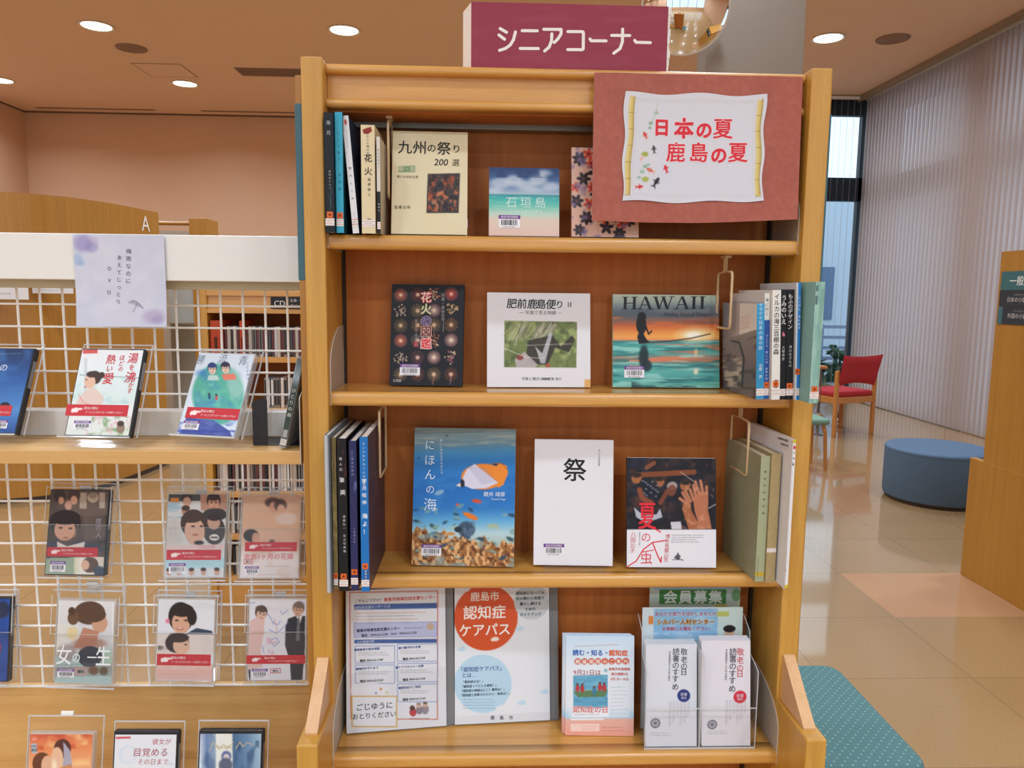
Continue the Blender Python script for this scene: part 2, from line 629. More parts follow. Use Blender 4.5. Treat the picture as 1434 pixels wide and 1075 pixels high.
    def rod(s, pts, wd, c, z=0):
        """round-ended stroke in art units"""
        for (a, b) in zip(pts[:-1], pts[1:]):
            a = np.array(a, float); b = np.array(b, float)
            d = (b - a) / (np.linalg.norm(b - a) + 1e-9); t0 = math.atan2(d[1], d[0])
            pl = [b + wd / 2 * np.array((math.cos(t0 + q), math.sin(t0 + q))) for q in np.linspace(-math.pi / 2, math.pi / 2, 7)]
            pl += [a + wd / 2 * np.array((math.cos(t0 + q), math.sin(t0 + q))) for q in np.linspace(math.pi / 2, 1.5 * math.pi, 7)]
            s.strokes([pl], c, z)
        return s
    def emit(s, mb, place=None, lift=0.0003):
        """append the face to mb: local x across, z up, facing -y; place(P) may re-map the points"""
        X = (s.U - .5) * s.w; Z = (1 - s.V) * s.h
        P = np.stack([X, np.zeros_like(X), Z], -1).reshape(-1, 3)
        W = s.warp
        if W is not None:
            P = W(P)
        i = np.arange(s.ny * (s.nx + 1)).reshape(s.ny, s.nx + 1)[:, :-1].ravel()
        F = np.stack([i, i + s.nx + 1, i + s.nx + 2, i + 1], 1)
        mb.add(P if place is None else place(P), [F], s.mat, s.C.reshape(-1, 3))
        for n, (q, t, c, lay, zz) in enumerate(s.T):
            G = np.stack([q[:, 0], np.full(len(q), -lift - .00012 * lay - 6e-6 * (n % 24)) - zz, q[:, 1]], -1)
            if W is not None:
                G = W(G)
            mb.add(G if place is None else place(G), [t], s.mat, c)
        return mb
    def sub(s, x0, y0, x1, y1, base, cell=1.0):
        """another sheet lying on this one: returns (Art, centre x, bottom z) in this sheet's frame"""
        (ua, va), (ub, vb) = s.uv((x0 + x1) / 2, y0), s.uv((x0 + x1) / 2, y1)
        (uc, vc), (ud, vd) = s.uv(x0, (y0 + y1) / 2), s.uv(x1, (y0 + y1) / 2)
        a = Art((x0, y0, x1, y1), abs(ud - uc) * s.w, abs(vb - va) * s.h, base, cell, s.mat)
        um, vm = s.uv((x0 + x1) / 2, (y0 + y1) / 2)
        return a, (um - .5) * s.w, (1 - vm) * s.h - a.h / 2
# ================================================================== the room
def wall(name, parts, m, **k):
    b = MB()
    for a, c in parts:
        b.box(a, c, m)
    return structure(b.build(name, **k))

CEIL = 4.35
b = MB()
TX0, TX1, TY0, TY1 = 1.95, 3.15, 3.30, 3.86          # terracotta tiles set into the beige floor
for (x0, y0, x1, y1, m) in ((-7.6, -6, 6.0, TY0, 'floor_tile'), (-7.6, TY1, 6.0, 12.9, 'floor_tile'), (-7.6, TY0, TX0, TY1, 'floor_tile'),
                            (TX1, TY0, 6.0, TY1, 'floor_tile'), (TX0, TY0, TX1, TY1, 'floor_tile_terracotta')):
    b.add([(x0, y0, 0), (x1, y0, 0), (x1, y1, 0), (x0, y1, 0)], [np.array([0, 1, 2, 3])], m)
structure(b.build('floor'))
b = MB()
b.box((-7.6, -6.1, CEIL), (6.0, 11.0, CEIL + .1), 'ceiling_paint'); b.box((-7.6, 11.0, CEIL), (3.0, 12.95, CEIL + .1), 'ceiling_paint')
structure(b.build('ceiling'))
wall('wall_back', [((-7.6, 12.76, 0), (3.0, 12.9, CEIL))], 'wall_paint')
wall('wall_left', [((-7.64, -6, 0), (-7.5, 12.76, CEIL))], 'wall_paint')
wall('wall_return', [((2.9, 11.0, 0), (3.0, 12.76, CEIL))], 'wall_paint')
b = MB()                                             # the far wall beside the blinds: wall left of the window, dark frame round the panes
b.box((2.9, 10.85, 0), (4.25, 11.0, CEIL), 'wall_paint')
structure(b.build('wall_far'))
b = MB()
for a, c in (((4.25, 10.88, 4.10), (5.75, 10.98, CEIL)), ((4.25, 10.88, 2.90), (5.75, 10.98, 3.23)), ((4.25, 10.88, 0), (5.75, 10.98, .08)),
             ((4.25, 10.88, .08), (4.31, 10.98, 4.1)), ((5.40, 10.88, .08), (5.75, 10.98, 4.1))):
    b.box(a, c, 'frame_dark')
structure(b.build('window_1'))
b = MB()                                             # window wall behind the blinds: pillars, transom, sill, lintel
for (y0, y1) in ((10.75, 10.88), (8.05, 8.62), (5.2, 5.75), (-6, 2.6)):
    b.box((5.72, y0, 0), (5.95, y1, CEIL), 'wall_paint')
for (z0, z1) in ((0, .14), (2.9, 3.23), (4.15, CEIL)):
    b.box((5.74, 2.6, z0), (5.9, 10.8, z1), 'frame_dark')
structure(b.build('window_2'))
b = MB()                                             # unseen window wall behind the viewer, shaped to admit sky light: sill, lintel, mullions
b.box((-7.6, -6.15, 0), (6.0, -6, .75), 'wall_paint')
b.box((-7.6, -6.15, 3.7), (6.0, -6, CEIL), 'wall_paint')
for x in (-7.55, -4.9, -2.2, .5, 3.2, 5.85):
    b.box((x - .06, -6.12, .75), (x + .06, -6.02, 3.7), 'frame_dark')
structure(b.build('unseen_window'))
b = MB()                                             # curtain box along the blinds
b.box((5.28, 3.0, 4.27), (5.31, 10.84, CEIL + .001), 'column_paint')
structure(b.build('trim_1'))
b = MB()
b.box((5.31, 3.0, 4.335), (5.74, 10.86, CEIL + .002), 'frame_dark')
structure(b.build('trim_2'))
b = MB()                                             # ceiling joint along the back wall
b.box((-7.5, 12.70, 4.335), (2.9, 12.765, CEIL + .001), 'seam_shadow_gap')
b.box((-7.5, -6, 4.34), (-7.46, 12.7, CEIL + .001), 'seam_shadow_gap')
structure(b.build('trim_3'))
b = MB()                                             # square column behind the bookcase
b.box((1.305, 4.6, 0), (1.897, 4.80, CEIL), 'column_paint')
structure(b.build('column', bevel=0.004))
b = MB()
b.lathe([(.112, 0), (.112, .12), (.105, .125), (.105, 1.18), (.110, 1.183), (.110, 1.203), (.105, 1.206), (.105, 1.86), (.0001, 1.87)], 'pillar_grey', 32)
tag(b.build('round_post', loc=(-2.885, 7.2, 0)), 'dark grey round post between the curved screen and the CD shelf', 'post')

# outside the far window
b = MB()
b.box((3.0, 11.0, -.12), (26, 40, -.02), 'pavement')
b.box((5.95, 2, -.12), (26, 11.0, -.02), 'pavement')
structure(b.build('pavement_outside'))
t = root('pale_building', (6.6, 17.0, 0), 'pale blue grey building across the street seen through the far window', 'building')
b = MB(); b.box((-4.5, 0, 0), (6, 3, 3.9), 'facade_pale'); b.build('facade', t)
for i in range(5):
    b = MB(); b.box((-4 + i * 1.5, -.03, 1.0), (-3.1 + i * 1.5, .01, 2.2), 'facade_glass'); b.build('window', t)
t = root('low_fence', (6.6, 14.0, 0), 'low blue grey railing outside the far window', 'fence')
for z in (.35, .55, .75, .95):
    b = MB(); b.box((-3, -.02, z - .03), (2, .02, z + .03), 'fence_blue'); b.build('rail', t)
for x in (-2.8, -1.5, -.2, 1.1):
    b = MB(); b.box((x, -.03, -.02), (x + .05, .03, 1.0), 'fence_blue'); b.build('post', t)
rg = np.random.RandomState(5)
b = MB()
for i in range(240):
    c = np.array((3.9 + rg.rand() * 4, 13.0 + rg.rand() * .5, rg.rand() * .55)); s_ = .1 + rg.rand() * .08
    d = rg.randn(4, 3); d /= np.linalg.norm(d, axis=1)[:, None]
    b.add(c + d * s_, [np.array([(0, 1, 2), (0, 2, 3), (0, 3, 1), (1, 3, 2)])], 'hedge_green')
tag(b.build('hedge'), 'clipped dark green hedge outside the far window', 'hedge', kind='stuff')

# vertical blinds
def blind(name, label, pts, ang, z0, z1, wd, bow=.012):
    t = root(name, (pts[0][0], pts[0][1], z1), label, 'blind')
    b = MB()
    for (x, y) in pts:
        c, s_ = math.cos(ang) * wd / 2, math.sin(ang) * wd / 2
        p = [(x - c, y - s_), (x, y + .004 if abs(c) > abs(s_) else y), (x + c, y + s_)]
        nx, ny = -math.sin(ang) * bow, math.cos(ang) * bow
        V = [(x - c, y - s_), (x - c * .4 + nx, y - s_ * .4 + ny), (x + c * .4 + nx, y + s_ * .4 + ny), (x + c, y + s_)]
        v = [(q[0] - pts[0][0], q[1] - pts[0][1], z - z1) for z in (z0, z1) for q in V]
        b.add(v, [np.array([(i, i + 1, i + 5, i + 4) for i in range(3)])], 'blind_fabric')
    b.build('slats', t)
    b = MB()
    (xa, ya), (xb, yb) = pts[0], pts[-1]
    dx, dy = xb - xa, yb - ya
    if abs(dx) > abs(dy):
        b.box((min(0, dx) - .05, -.02, 0), (max(0, dx) + .05, .02, .04), 'white_board')
    else:
        b.box((-.02, min(0, dy) - .05, 0), (.02, max(0, dy) + .05, .04), 'white_board')
    b.build('head_rail', t)
    return t
blind('vertical_blind', 'long closed vertical blind of pale slats covering the whole right window wall', [(5.43, 10.80 - .088 * i) for i in range(82)], R(90 - 9), .012, 4.295, .118, .010)
blind('vertical_blind', 'narrow vertical blind with slats turned edge-on before the far window', [(4.3 + .092 * i, 10.78) for i in range(12)], R(66), .08, 4.295, .088, .002)

# ceiling fittings
def downlight(x, y, label, power=1.0):
    t = root('ceiling_downlight', (x, y, CEIL), label, 'ceiling light', 'recessed downlights in the ceiling')
    b = MB(); b.lathe([(.150, .0), (.178, -.004), (.180, -.010), (.165, -.014), (.150, -.006)], 'trim_ring', 40); b.build('trim_ring', t)
    b = MB(); b.lathe([(.0001, -.004), (.152, -.004)], 'lamp_lens', 40); b.build('lens', t)
    ld = bpy.data.lights.new('downlight_lamp', 'AREA')
    ld.shape = 'DISK'; ld.size = .28; ld.energy = LAMP_W * power; ld.color = (.82, .96, 1.10); ld.spread = R(150)
    lo = bpy.data.objects.new('downlight_lamp', ld); COL.objects.link(lo)
    lo.location = (x, y, CEIL - .02)
    return t
LAB = {(-4.256, 8.655): 'lit round downlight nearest the top left corner of the photo', (-1.569, 8.604): 'lit round downlight above and left of the bookcase, beside the maroon sign',
       (-4.192, 10.894): 'small lit round downlight just below the square ceiling hatch', (-6.71, 10.912): 'lit round downlight cut by the left edge of the photo',
       (3.764, 8.486): 'lit round downlight right of the bookcase, near the window blinds'}
for (x, y), l in LAB.items():
    downlight(x, y, l, 1.2)
for x, y, l in ((1.1, 8.63, 'lit round downlight hidden behind the maroon sign'), (-1.57, 10.9, 'lit round downlight by the back wall behind the bookcase top'), (1.1, 10.9, 'lit round downlight by the back wall behind the maroon sign'), (3.76, 10.75, 'lit round downlight near the far window, hidden by the terracotta board'), (-6.8, 8.65, 'lit round downlight left of the photo in the front lamp row')):
    downlight(x, y, l, 1.2)
ROWN = {-4.85: 'by the unseen windows behind the viewer', -2.6: 'far behind the viewer', -.35: 'just behind the viewer', 1.9: 'over the bookcase', 4.15: 'over the column', 6.4: 'over the curved screen and blue ottoman'}
for y, l in ROWN.items():
    for x in (-6.8, -4.2, -1.57, 1.1, 3.76):
        downlight(x, y, 'lit round downlight in the ceiling row ' + l, {-4.85: 2.3, -2.6: 1.8, -.35: .7, 1.9: .6}.get(y, 1.12))
for x, y, l in ((-4.222, 9.387, 'round grey ceiling vent above the square hatch at the left'), (4.474, 8.459, 'round grey ceiling vent at the right, beside the lit downlight')):
    t = root('ceiling_vent', (x, y, CEIL), l, 'vent', 'round ceiling vents')
    b = MB(); b.lathe([(.175, 0), (.172, -.012), (.14, -.016), (.0001, -.016)], 'vent_grey', 32); b.build('cover', t)
    b = MB()
    for r_ in (.05, .09, .13):
        b.lathe([(r_, -.016), (r_ + .008, -.022), (r_ + .016, -.016)], 'vent_grey', 32)
    b.build('grille_rings', t)
t = root('ceiling_diffuser', (-2.75, 10.25, CEIL), 'long dark grey air diffuser in the ceiling left of the bookcase', 'vent')
b = MB(); b.box((-.5, -.17, -.012), (.9, .17, .0), 'vent_grey'); b.build('frame', t)
b = MB()
for i in range(6):
    b.box((-.48, -.15 + i * .05, -.02), (.88, -.13 + i * .05, -.012), 'vent_grey')
b.build('louvres', t)
t = root('ceiling_hatch', (-4.2, 10.28, CEIL), 'square access hatch with a thin outline in the ceiling', 'hatch')
b = MB()
b.box((-.3, -.28, -.004), (.3, .28, 0), 'ceiling_paint'); b.build('panel', t)
b = MB()
for a, c in (((-.312, -.292, -.003), (-.3, .292, 0)), ((.3, -.292, -.003), (.312, .292, 0)), ((-.3, -.292, -.003), (.3, -.28, 0)), ((-.3, .28, -.003), (.3, .292, 0))):
    b.box(a, c, 'seam_shadow_gap')
b.build('frame', t)
for x0, x1, l in ((-7.13, -5.28, 'thin slot diffuser in the ceiling by the back wall, the left one'), (-4.56, -2.6, 'thin slot diffuser in the ceiling by the back wall, nearer the bookcase')):
    t = root('slot_diffuser', ((x0 + x1) / 2, 12.47, CEIL), l, 'vent', 'slot diffusers by the back wall')
    h_ = (x1 - x0) / 2
    b = MB(); b.box((-h_, -.035, -.004), (h_, .035, 0), 'vent_grey'); b.build('frame', t)
    b = MB(); b.box((-h_ + .02, -.012, -.006), (h_ - .02, .012, -.004), 'seam_shadow_gap'); b.build('slot', t)

# ================================================================== main bookcase
def part(mb, name, parent, bevel=0.0, seg=2):
    """a part modelled in room coordinates under a root that is only moved, not turned"""
    o = mb.build(name, parent, bevel=bevel, seg=seg)
    p = parent
    off = Vector((0, 0, 0))
    while p is not None:
        off += p.location
        p = p.parent
    o.location = -off
    return o

def subpart(mb, name, parent, bevel=0.0):
    return mb.build(name, parent, bevel=bevel)

XL, XR = -.298, .600                                  # inner faces of the uprights
YF, YB = 1.412, 1.579                                 # upright front, back panel
case = root('bookcase', (.15, 1.59, 0), 'tall beech double-sided display bookcase with four shelves of books and leaflets', 'bookcase')
for x0, x1 in ((XL - .039, XL), (XR, XR + .039)):
    b = MB(); b.box((x0, YF, 0), (x1, 1.768, 1.9215), 'beech_upright'); part(b, 'upright', case, .003)
    b = MB(); b.box((x0, 1.268, 0), (x1, YF + .002, .686), 'beech_upright'); part(b, 'base_block', case, .003)
    b = MB(); b.box((x0, 1.766, 0), (x1, 1.912, .686), 'beech_upright'); part(b, 'base_block', case, .003)
    xm = (x0 + x1) / 2
    b = MB(); b.prism([(1.413, .684), (1.300, .684), (1.300, .690), (1.409, .781), (1.413, .781)], xm - .0115, xm + .0115, 'beech_pale'); part(b, 'gusset', case, .001)
    o0, o1 = (x0 - .018, x0) if x0 < 0 else (x1, x1 + .0145)
    b = MB(); b.box((o0, 1.442, .05), (o1, 1.738, 1.897), 'counter_veneer'); part(b, 'end_panel', case, .002)
    b = MB(); b.box((o0 - .0012, 1.4405, 1.522), (o1 + (.0012 if x0 > 0 else 0), 1.70, 1.846), 'sign_teal'); part(b, 'sign_plate', case, .001)
b = MB(); b.box((XL, YB, .08), (XR, YB + .02, 1.905), 'back_veneer'); part(b, 'back_panel', case)
for x in (XL + .001, XR - .007):
    b = MB(); b.box((x, 1.566, .3), (x + .005, 1.5785, 1.83), 'track_black')
    for i in range(60):
        b.box((x - .0003, 1.5655, .32 + i * .025), (x + .0053, 1.568, .330 + i * .025), 'plinth_dark')
    part(b, 'slotted_track', case)

def round_front(y0, y1, z0, z1, r=.008, n=5):
    P = [(y1, z0)]
    P += [(y0 + r - r * math.sin(t), z0 + r - r * math.cos(t)) for t in np.linspace(0, math.pi / 2, n)]
    P += [(y0 + r - r * math.cos(t), z1 - r + r * math.sin(t)) for t in np.linspace(0, math.pi / 2, n)]
    P += [(y1, z1)]
    return P[::-1]
for z0, z1 in ((1.9015, 1.918), (1.841, 1.857)):
    b = MB(); b.prism(round_front(1.437, 1.470, z0, z1, .0075, 7), XL + .0005, XR - .0005, 'beech_board', smooth=True); part(b, 'top_rail', case)
b = MB(); b.box((XL + .0005, 1.4545, 1.856), (XR - .0005, 1.47, 1.903), 'beech_board'); part(b, 'header_panel', case)
b = MB(); b.box((XL + .0005, 1.468, 1.838), (XR - .0005, YB, 1.848), 'back_veneer'); b.box((XL + .0005, 1.468, 1.898), (XR - .0005, 1.72, 1.912), 'beech_board'); part(b, 'canopy_board', case)
b = MB(); b.box((XL + .002, 1.545, 1.828), (XR - .002, 1.578, 1.838), 'steel_strip'); part(b, 'steel_strip', case)

def end_plate(mb, x, th, prof):
    P = np.array(prof, float); n = len(P)
    v = np.concatenate([np.stack([np.full(n, x), P[:, 0], P[:, 1]], 1), np.stack([np.full(n, x + th), P[:, 0], P[:, 1]], 1)])
    i = np.arange(n); j = (i + 1) % n
    mb.add(v, [np.stack([i, j, j + n, i + n], 1)], 'plate_edge')
    mb.add(v, [np.arange(n)[::-1], np.arange(n, 2 * n)], 'plate_grey')
    return mb
SHELF = [1.608, 1.309, .940, .580]
for k, zt in enumerate(SHELF):
    yf = 1.43 if k < 3 else 1.392
    yg = yf + (.024 if k < 3 else .036)
    b = MB(); b.box((XL + .003, yg, zt - .020), (XR - .003, YB - .001, zt), 'beech_board')
    s_ = part(b, 'shelf_board', case)
    b = MB(); b.prism(round_front(yf, yg - .0008, zt - .0275, zt + .0006, .009, 7), XL + .0015, XR - .0015, 'beech_board', smooth=True)
    subpart(b, 'nosing', s_)
    for x in (XL + .0003, XR - .0018):
        prof = [(YB - .004, zt - .026), (yf + .001, zt - .026), (yf + .001, zt + .045)]
        prof += [(yf + .001 + (YB - .03 - yf) * (1 - math.cos(t)), zt + .045 + .078 * math.sin(t)) for t in np.linspace(.1, math.pi / 2, 9)]
        prof += [(YB - .004, zt + .123)]
        subpart(end_plate(MB(), x, .0015, prof), 'end_plate', s_)
b = MB(); b.box((XL, 1.300, .235), (XR, YB, .26), 'beech_board'); part(b, 'base_shelf', case, .002)
b = MB(); b.box((XL, 1.34, 0), (XR, 1.36, .235), 'beech_board'); part(b, 'kickboard', case)

# wire supports hung under the shelf boards
def loop_support(x, zb, ylo, yhi, drop, size, label):
    t = root('hanging_book_support', (x, (ylo + yhi) / 2, zb), label, 'book support', 'wire book supports under the shelves')
    y0, y1 = ylo - (ylo + yhi) / 2, yhi - (ylo + yhi) / 2
    zt, zl = -drop, -drop - size
    r = .008
    c = (y0 + y1) / 2
    P = [(0, c - .006, .0), (0, c - .006, zt), (0, y0 + r, zt - .001), (0, y0 + .002, zt - .003), (0, y0, zt - r), (0, y0, zl + r), (0, y0 + .002, zl + .002), (0, y0 + r, zl),
         (0, y1 - r, zl), (0, y1 - .002, zl + .002), (0, y1, zl + r), (0, y1, zt - r), (0, y1 - .002, zt - .003), (0, y1 - r, zt - .001), (0, c + .006, zt), (0, c + .006, .0)]
    b = MB(); b.tube(P, .0026, 'wire_cream', 8); b.build('wire_loop', t)
    b = MB(); b.box((-.006, c - .016, -.004), (.006, c + .016, .0005), 'wire_cream'); b.build('clip', t)
    return t
loop_support(-.1885, 1.8375, 1.475, 1.535, .010, .145, 'cream wire loop book support beside the thin spine on the top shelf')
loop_support(.4815, 1.5805, 1.452, 1.540, .031, .113, 'cream wire loop book support on the second shelf, beside the sunset picture book')
loop_support(-.208, 1.281, 1.455, 1.545, .012, .135, 'cream wire loop book support on the third shelf, at the left by the blue spine')
loop_support(.531, 1.281, 1.455, 1.560, .030, .112, 'cream wire loop book support on the third shelf, at the right before the green book')

# ================================================================== DVD rack on the left
RX0, RX1 = -1.34, -.3735
rack = root('dvd_rack', (-.86, 1.70, 0), 'beech DVD display rack with white header board and white wire grid', 'display rack')
b = MB(); b.box((RX0, 1.618, 1.520), (RX1, 1.646, 1.6165), 'white_board'); part(b, 'header_board', rack, .002)
b = MB(); b.box((RX0, 1.650, 1.502), (RX1, 1.705, 1.535), 'cream_rail'); part(b, 'header_rail', rack, .002)
b = MB()
for i in range(18):
    x = -.6965 + .0497 * (5 - i)
    for za, zb_ in ((1.20, 1.53), (.555, 1.20)):
        b.tube([(x, 1.706, za), (x, 1.706, zb_)], .0027, 'white_wire', 6)
for i in range(19):
    z = 1.4666 - .0501 * i
    b.tube([(RX0, 1.7015, z), (RX1, 1.7015, z)], .0027, 'white_wire', 6)
part(b, 'wire_grid', rack)
b = MB(); b.box((RX0, 1.655, 1.178), (RX1, 1.698, 1.234), 'white_board'); part(b, 'white_rail', rack, .002)
b = MB(); b.box((RX0, 1.500, 1.150), (RX1 - .002, 1.698, 1.178), 'display_veneer')
s_ = part(b, 'shelf_board', rack, .0015)
subpart(end_plate(MB(), RX1 - .0018, .0017, [(1.69, 1.15), (1.4985, 1.15), (1.4985, 1.283), (1.502, 1.289), (1.56, 1.312), (1.69, 1.335)]), 'end_plate', s_)
b = MB(); b.box((RX0, 1.700, .10), (RX1, 1.716, .566), 'display_veneer'); part(b, 'display_panel', rack)
b = MB(); b.box((RX0, 1.36, .352), (RX1, 1.70, .378), 'display_veneer'); part(b, 'base_shelf', rack, .0015)
b = MB(); b.box((RX0, 1.40, 0), (RX1, 1.42, .352), 'display_veneer'); part(b, 'kickboard', rack)
for x in (RX0 - .03, RX1 + .002):
    b = MB(); b.box((x, 1.655, 0), (x + (.03 if x < -1 else .0125), 1.76, 1.62), 'beech_upright'); part(b, 'upright', rack, .002)

# ================================================================== things behind the rack
def spline(P, n=6):
    P = np.array(P, float); out = []
    Q = np.concatenate([[2 * P[0] - P[1]], P, [2 * P[-1] - P[-2]]])
    for i in range(1, len(Q) - 2):
        for t in np.arange(n) / n:
            a, b_, c, d = Q[i - 1], Q[i], Q[i + 1], Q[i + 2]
            out.append(.5 * (2 * b_ + (c - a) * t + (2 * a - 5 * b_ + 4 * c - d) * t * t + (3 * b_ - a - 3 * c + d) * t ** 3))
    out.append(P[-1])
    return np.array(out)
scr = root('curved_screen', (-3.3, 5.6, 0), 'tall curved wooden screen behind the DVD rack with a white letter A', 'screen')
C0 = spline([(-5.2, 5.05), (-4.4, 5.06), (-3.75, 5.12), (-3.38, 5.20), (-3.12, 5.30), (-2.95, 5.49), (-2.845, 5.74), (-2.785, 6.06), (-2.745, 6.45)])
N0 = np.gradient(C0, axis=0); N0 = np.stack([-N0[:, 1], N0[:, 0]], 1); N0 /= np.linalg.norm(N0, axis=1)[:, None]
C1 = C0 + N0 * .05
b = MB()
n = len(C0)
for A_, fl in ((C0, 0), (C1, 1)):
    v = np.concatenate([np.c_[A_, np.zeros(n)], np.c_[A_, np.full(n, 2.145)]])
    i = np.arange(n - 1)
    b.add(v, [np.stack([i, i + 1, i + 1 + n, i + n], 1)], 'counter_veneer', smooth=True)
v = np.concatenate([np.c_[C0, np.full(n, 2.145)], np.c_[C1, np.full(n, 2.145)]])
b.add(v, [np.stack([i, i + 1, i + 1 + n, i + n], 1)], 'counter_veneer')
b.add([(*C0[-1], 0), (*C1[-1], 0), (*C1[-1], 2.145), (*C0[-1], 2.145)], [np.array([0, 1, 2, 3])], 'counter_veneer')
part(b, 'curved_panel', scr)
b = MB()
v = np.concatenate([np.c_[C0 - N0 * .002, np.zeros(n)], np.c_[C0 - N0 * .002, np.full(n, .035)]])
b.add(v, [np.stack([i, i + 1, i + 1 + n, i + n], 1)], 'plinth_dark')
part(b, 'plinth_strip', scr)
a = Art((0, 0, 10, 10), .16, .16, '#bd8238', cell=5)
a.T = []; a.text('A', 5, 5, 11, '#f2eee6')
b = MB()
for (q, t_, c, lay, zz) in a.T:
    b.add(np.stack([-2.772 + .13 * (-q[:, 0] * 0) + .0 * q[:, 0] + (q[:, 0]) * .115, 6.24 + q[:, 0] * .99, 1.955 + q[:, 1]], -1) + (.012, 0, 0), [t_], 'print_matte', c)
part(b, 'white_letter', scr)
def notice(x0, x1, z0, z1, y, label, seed, redbits):
    t = root('paper_notice', ((x0 + x1) / 2, y, z0), label, 'notice', 'notices on the curved screen')
    w_, h_ = x1 - x0, z1 - z0
    a = Art((0, 0, 100, 100 * h_ / w_), w_, h_, '#e6e8ec', 1.5, 'print_matte')
    H_ = 100 * h_ / w_
    a.dashes(8, H_ * .08, 94, H_ * .5, 2, '#40444c', .9, seed)
    a.dashes(8, H_ * .5, 94, H_ * .72, 1, '#c04a4a', .9, seed + 1)
    a.dashes(8, H_ * .76, 94, H_ * .94, 1, '#55606c', .9, seed + 2)
    b = MB(); a.emit(b); b.box((-w_ / 2, .0004, 0), (w_ / 2, .003, h_), 'print_matte', hx('#dfe2e8'))
    b.build('printed_sheet', t)
notice(-3.55, -3.062, 1.428, 1.66, 5.125, 'white notice with blue edge on the curved screen at the left edge of the photo', 3, 1)
notice(-3.12, -2.845, 1.470, 1.62, 5.27, 'white notice on the curved screen just left of the lavender paper', 7, 1)

far = root('far_bookcase', (-3.4, 7.95, 0), 'wooden bookcase far behind the curved screen, mostly hidden', 'bookcase')
b = MB(); b.box((-3.00, 7.75, 0), (-2.83, 8.1, 2.225), 'counter_veneer'); part(b, 'end_panel', far, .004)
b = MB(); b.box((-4.0, 7.75, 0), (-3.92, 8.1, 2.225), 'counter_veneer'); part(b, 'end_panel', far, .004)
b = MB(); b.tube([(-3.93, 7.8, 2.175), (-2.99, 7.8, 2.175)], .02, 'counter_veneer', 12); part(b, 'top_rail', far)
b = MB(); b.box((-3.95, 8.05, .1), (-2.95, 8.08, 2.12), 'plate_grey'); part(b, 'back_panel', far)

# CD shelf
cds = root('cd_shelf', (-.78, 3.6, 0), 'low wooden CD shelf seen through the white wire grid', 'shelf unit')
CX0, CX1 = -1.300, -.26
for x in (CX0, CX1 - .03):
    b = MB(); b.box((x, 3.45, 0), (x + .03, 3.84, 1.505), 'beech_upright'); part(b, 'side_panel', cds, .002)
b = MB(); b.box((CX0 + .03, 3.83, 0), (CX1 - .03, 3.84, 1.5), 'back_veneer'); part(b, 'back_panel', cds)
b = MB(); b.box((CX0 + .03, 3.45, 1.478), (CX1 - .03, 3.83, 1.503), 'beech_board'); part(b, 'top_board', cds, .002)
b = MB(); b.box((CX0 + .03, 3.462, 1.418), (CX1 - .03, 3.475, 1.479), 'beech_board'); b.box((CX0 + .03, 3.452, 1.400), (CX1 - .03, 3.476, 1.418), 'beech_board'); part(b, 'header_panel', cds)
CDZ = [1.2, .962, .758, .562, .356, .15]
for z in CDZ:
    b = MB(); b.box((CX0 + .03, 3.452, z - .026), (CX1 - .03, 3.83, z), 'beech_board'); part(b, 'shelf_board', cds, .001)
b = MB(); b.box((CX0 + .03, 3.465, 0), (CX1 - .03, 3.485, .124), 'beech_board'); part(b, 'kickboard', cds)
t = root('cd_sign', (-.82, 3.4515, 1.423), 'black sign reading CD on the CD shelf header', 'sign')
t.location.x = -.864
a = Art((375, 417, 445, 433), .235, .052, '#22262c', 2)
a.text('CD', 387, 425.5, 10.5, '#d8d8d4', .01)
a.text('全集・名曲', 413, 421.5, 5, '#c8c8c8'); a.text('ポピュラー', 413, 429, 5, '#c8c8c8')
b = MB(); a.emit(b); b.box((-.1175, .0004, 0), (.1175, .010, .052), 'print_gloss', hx('#22262c')); b.build('sign_plate', t)
rg = random.Random(4)
CDC = ['#e4e2df', '#34302e', '#8d8780', '#d7cfc4', '#51545c', '#a58f80', '#6e3a3c', '#2a2d33', '#c8c9cc', '#7a838c', '#3e3630', '#b9b2aa']
def cd_master(c, h_):
    o = MB()
    o.box((0, 0, 0), (.0125, .14, h_), 'print_gloss', hx(c))
    o.box((.0016, -.0006, h_ * .08), (.0108, .0, h_ * .93), 'print_gloss', hx(rg.choice(CDC)))
    return o
CDM = []
for c in CDC:
    o = cd_master(c, .138).build('music_disc_case')
    CDM.append(o)
ROWL = {0: ('upper', 'music CD case standing in the top row of the CD shelf', -1.205, -.82), 1: ('second', 'music CD case standing in the second row of the CD shelf', -1.03, -.84),
        3: ('lower', 'music CD case standing in the row just under the DVD shelf board', -1.262, -.82), 4: ('low', 'music CD case seen between two DVDs, upper of the low rows', -1.20, -1.10),
        5: ('bottom', 'music CD case seen between two DVDs, bottom row', -1.20, -1.10)}
first = set()
for k, (_, lab, x0, x1) in ROWL.items():
    x = x0
    while x < x1:
        q = rg.randrange(len(CDM))
        if q in first:
            o = CDM[q].copy(); COL.objects.link(o)
        else:
            o = CDM[q]; first.add(q)
        o.location = (x, 3.475 + rg.random() * .008, CDZ[k] + .0002)
        tag(o, lab, 'CD', 'CDs in the %s row of the CD shelf' % ROWL[k][0])
        x += .0138 + (0.004 if rg.random() < .12 else 0)
for q, o in enumerate(CDM):
    if q not in first:
        bpy.data.objects.remove(o)
for x, w_, l in ((-1.262, .052, 'wide red divider block at the left end of the top CD row'), (-1.13, .018, 'narrow red divider among the CDs of the top row')):
    b = MB(); b.box((0, 0, 0), (w_, .15, .165), 'print_matte', hx('#b8482e')); b.box((w_ * .3, -.0006, .03), (w_ * .6, 0, .09), 'print_matte', hx('#5a2a20'))
    tag(b.build('cd_divider', loc=(x, 3.462, 1.2003)), l, 'divider', 'red dividers in the CD row')
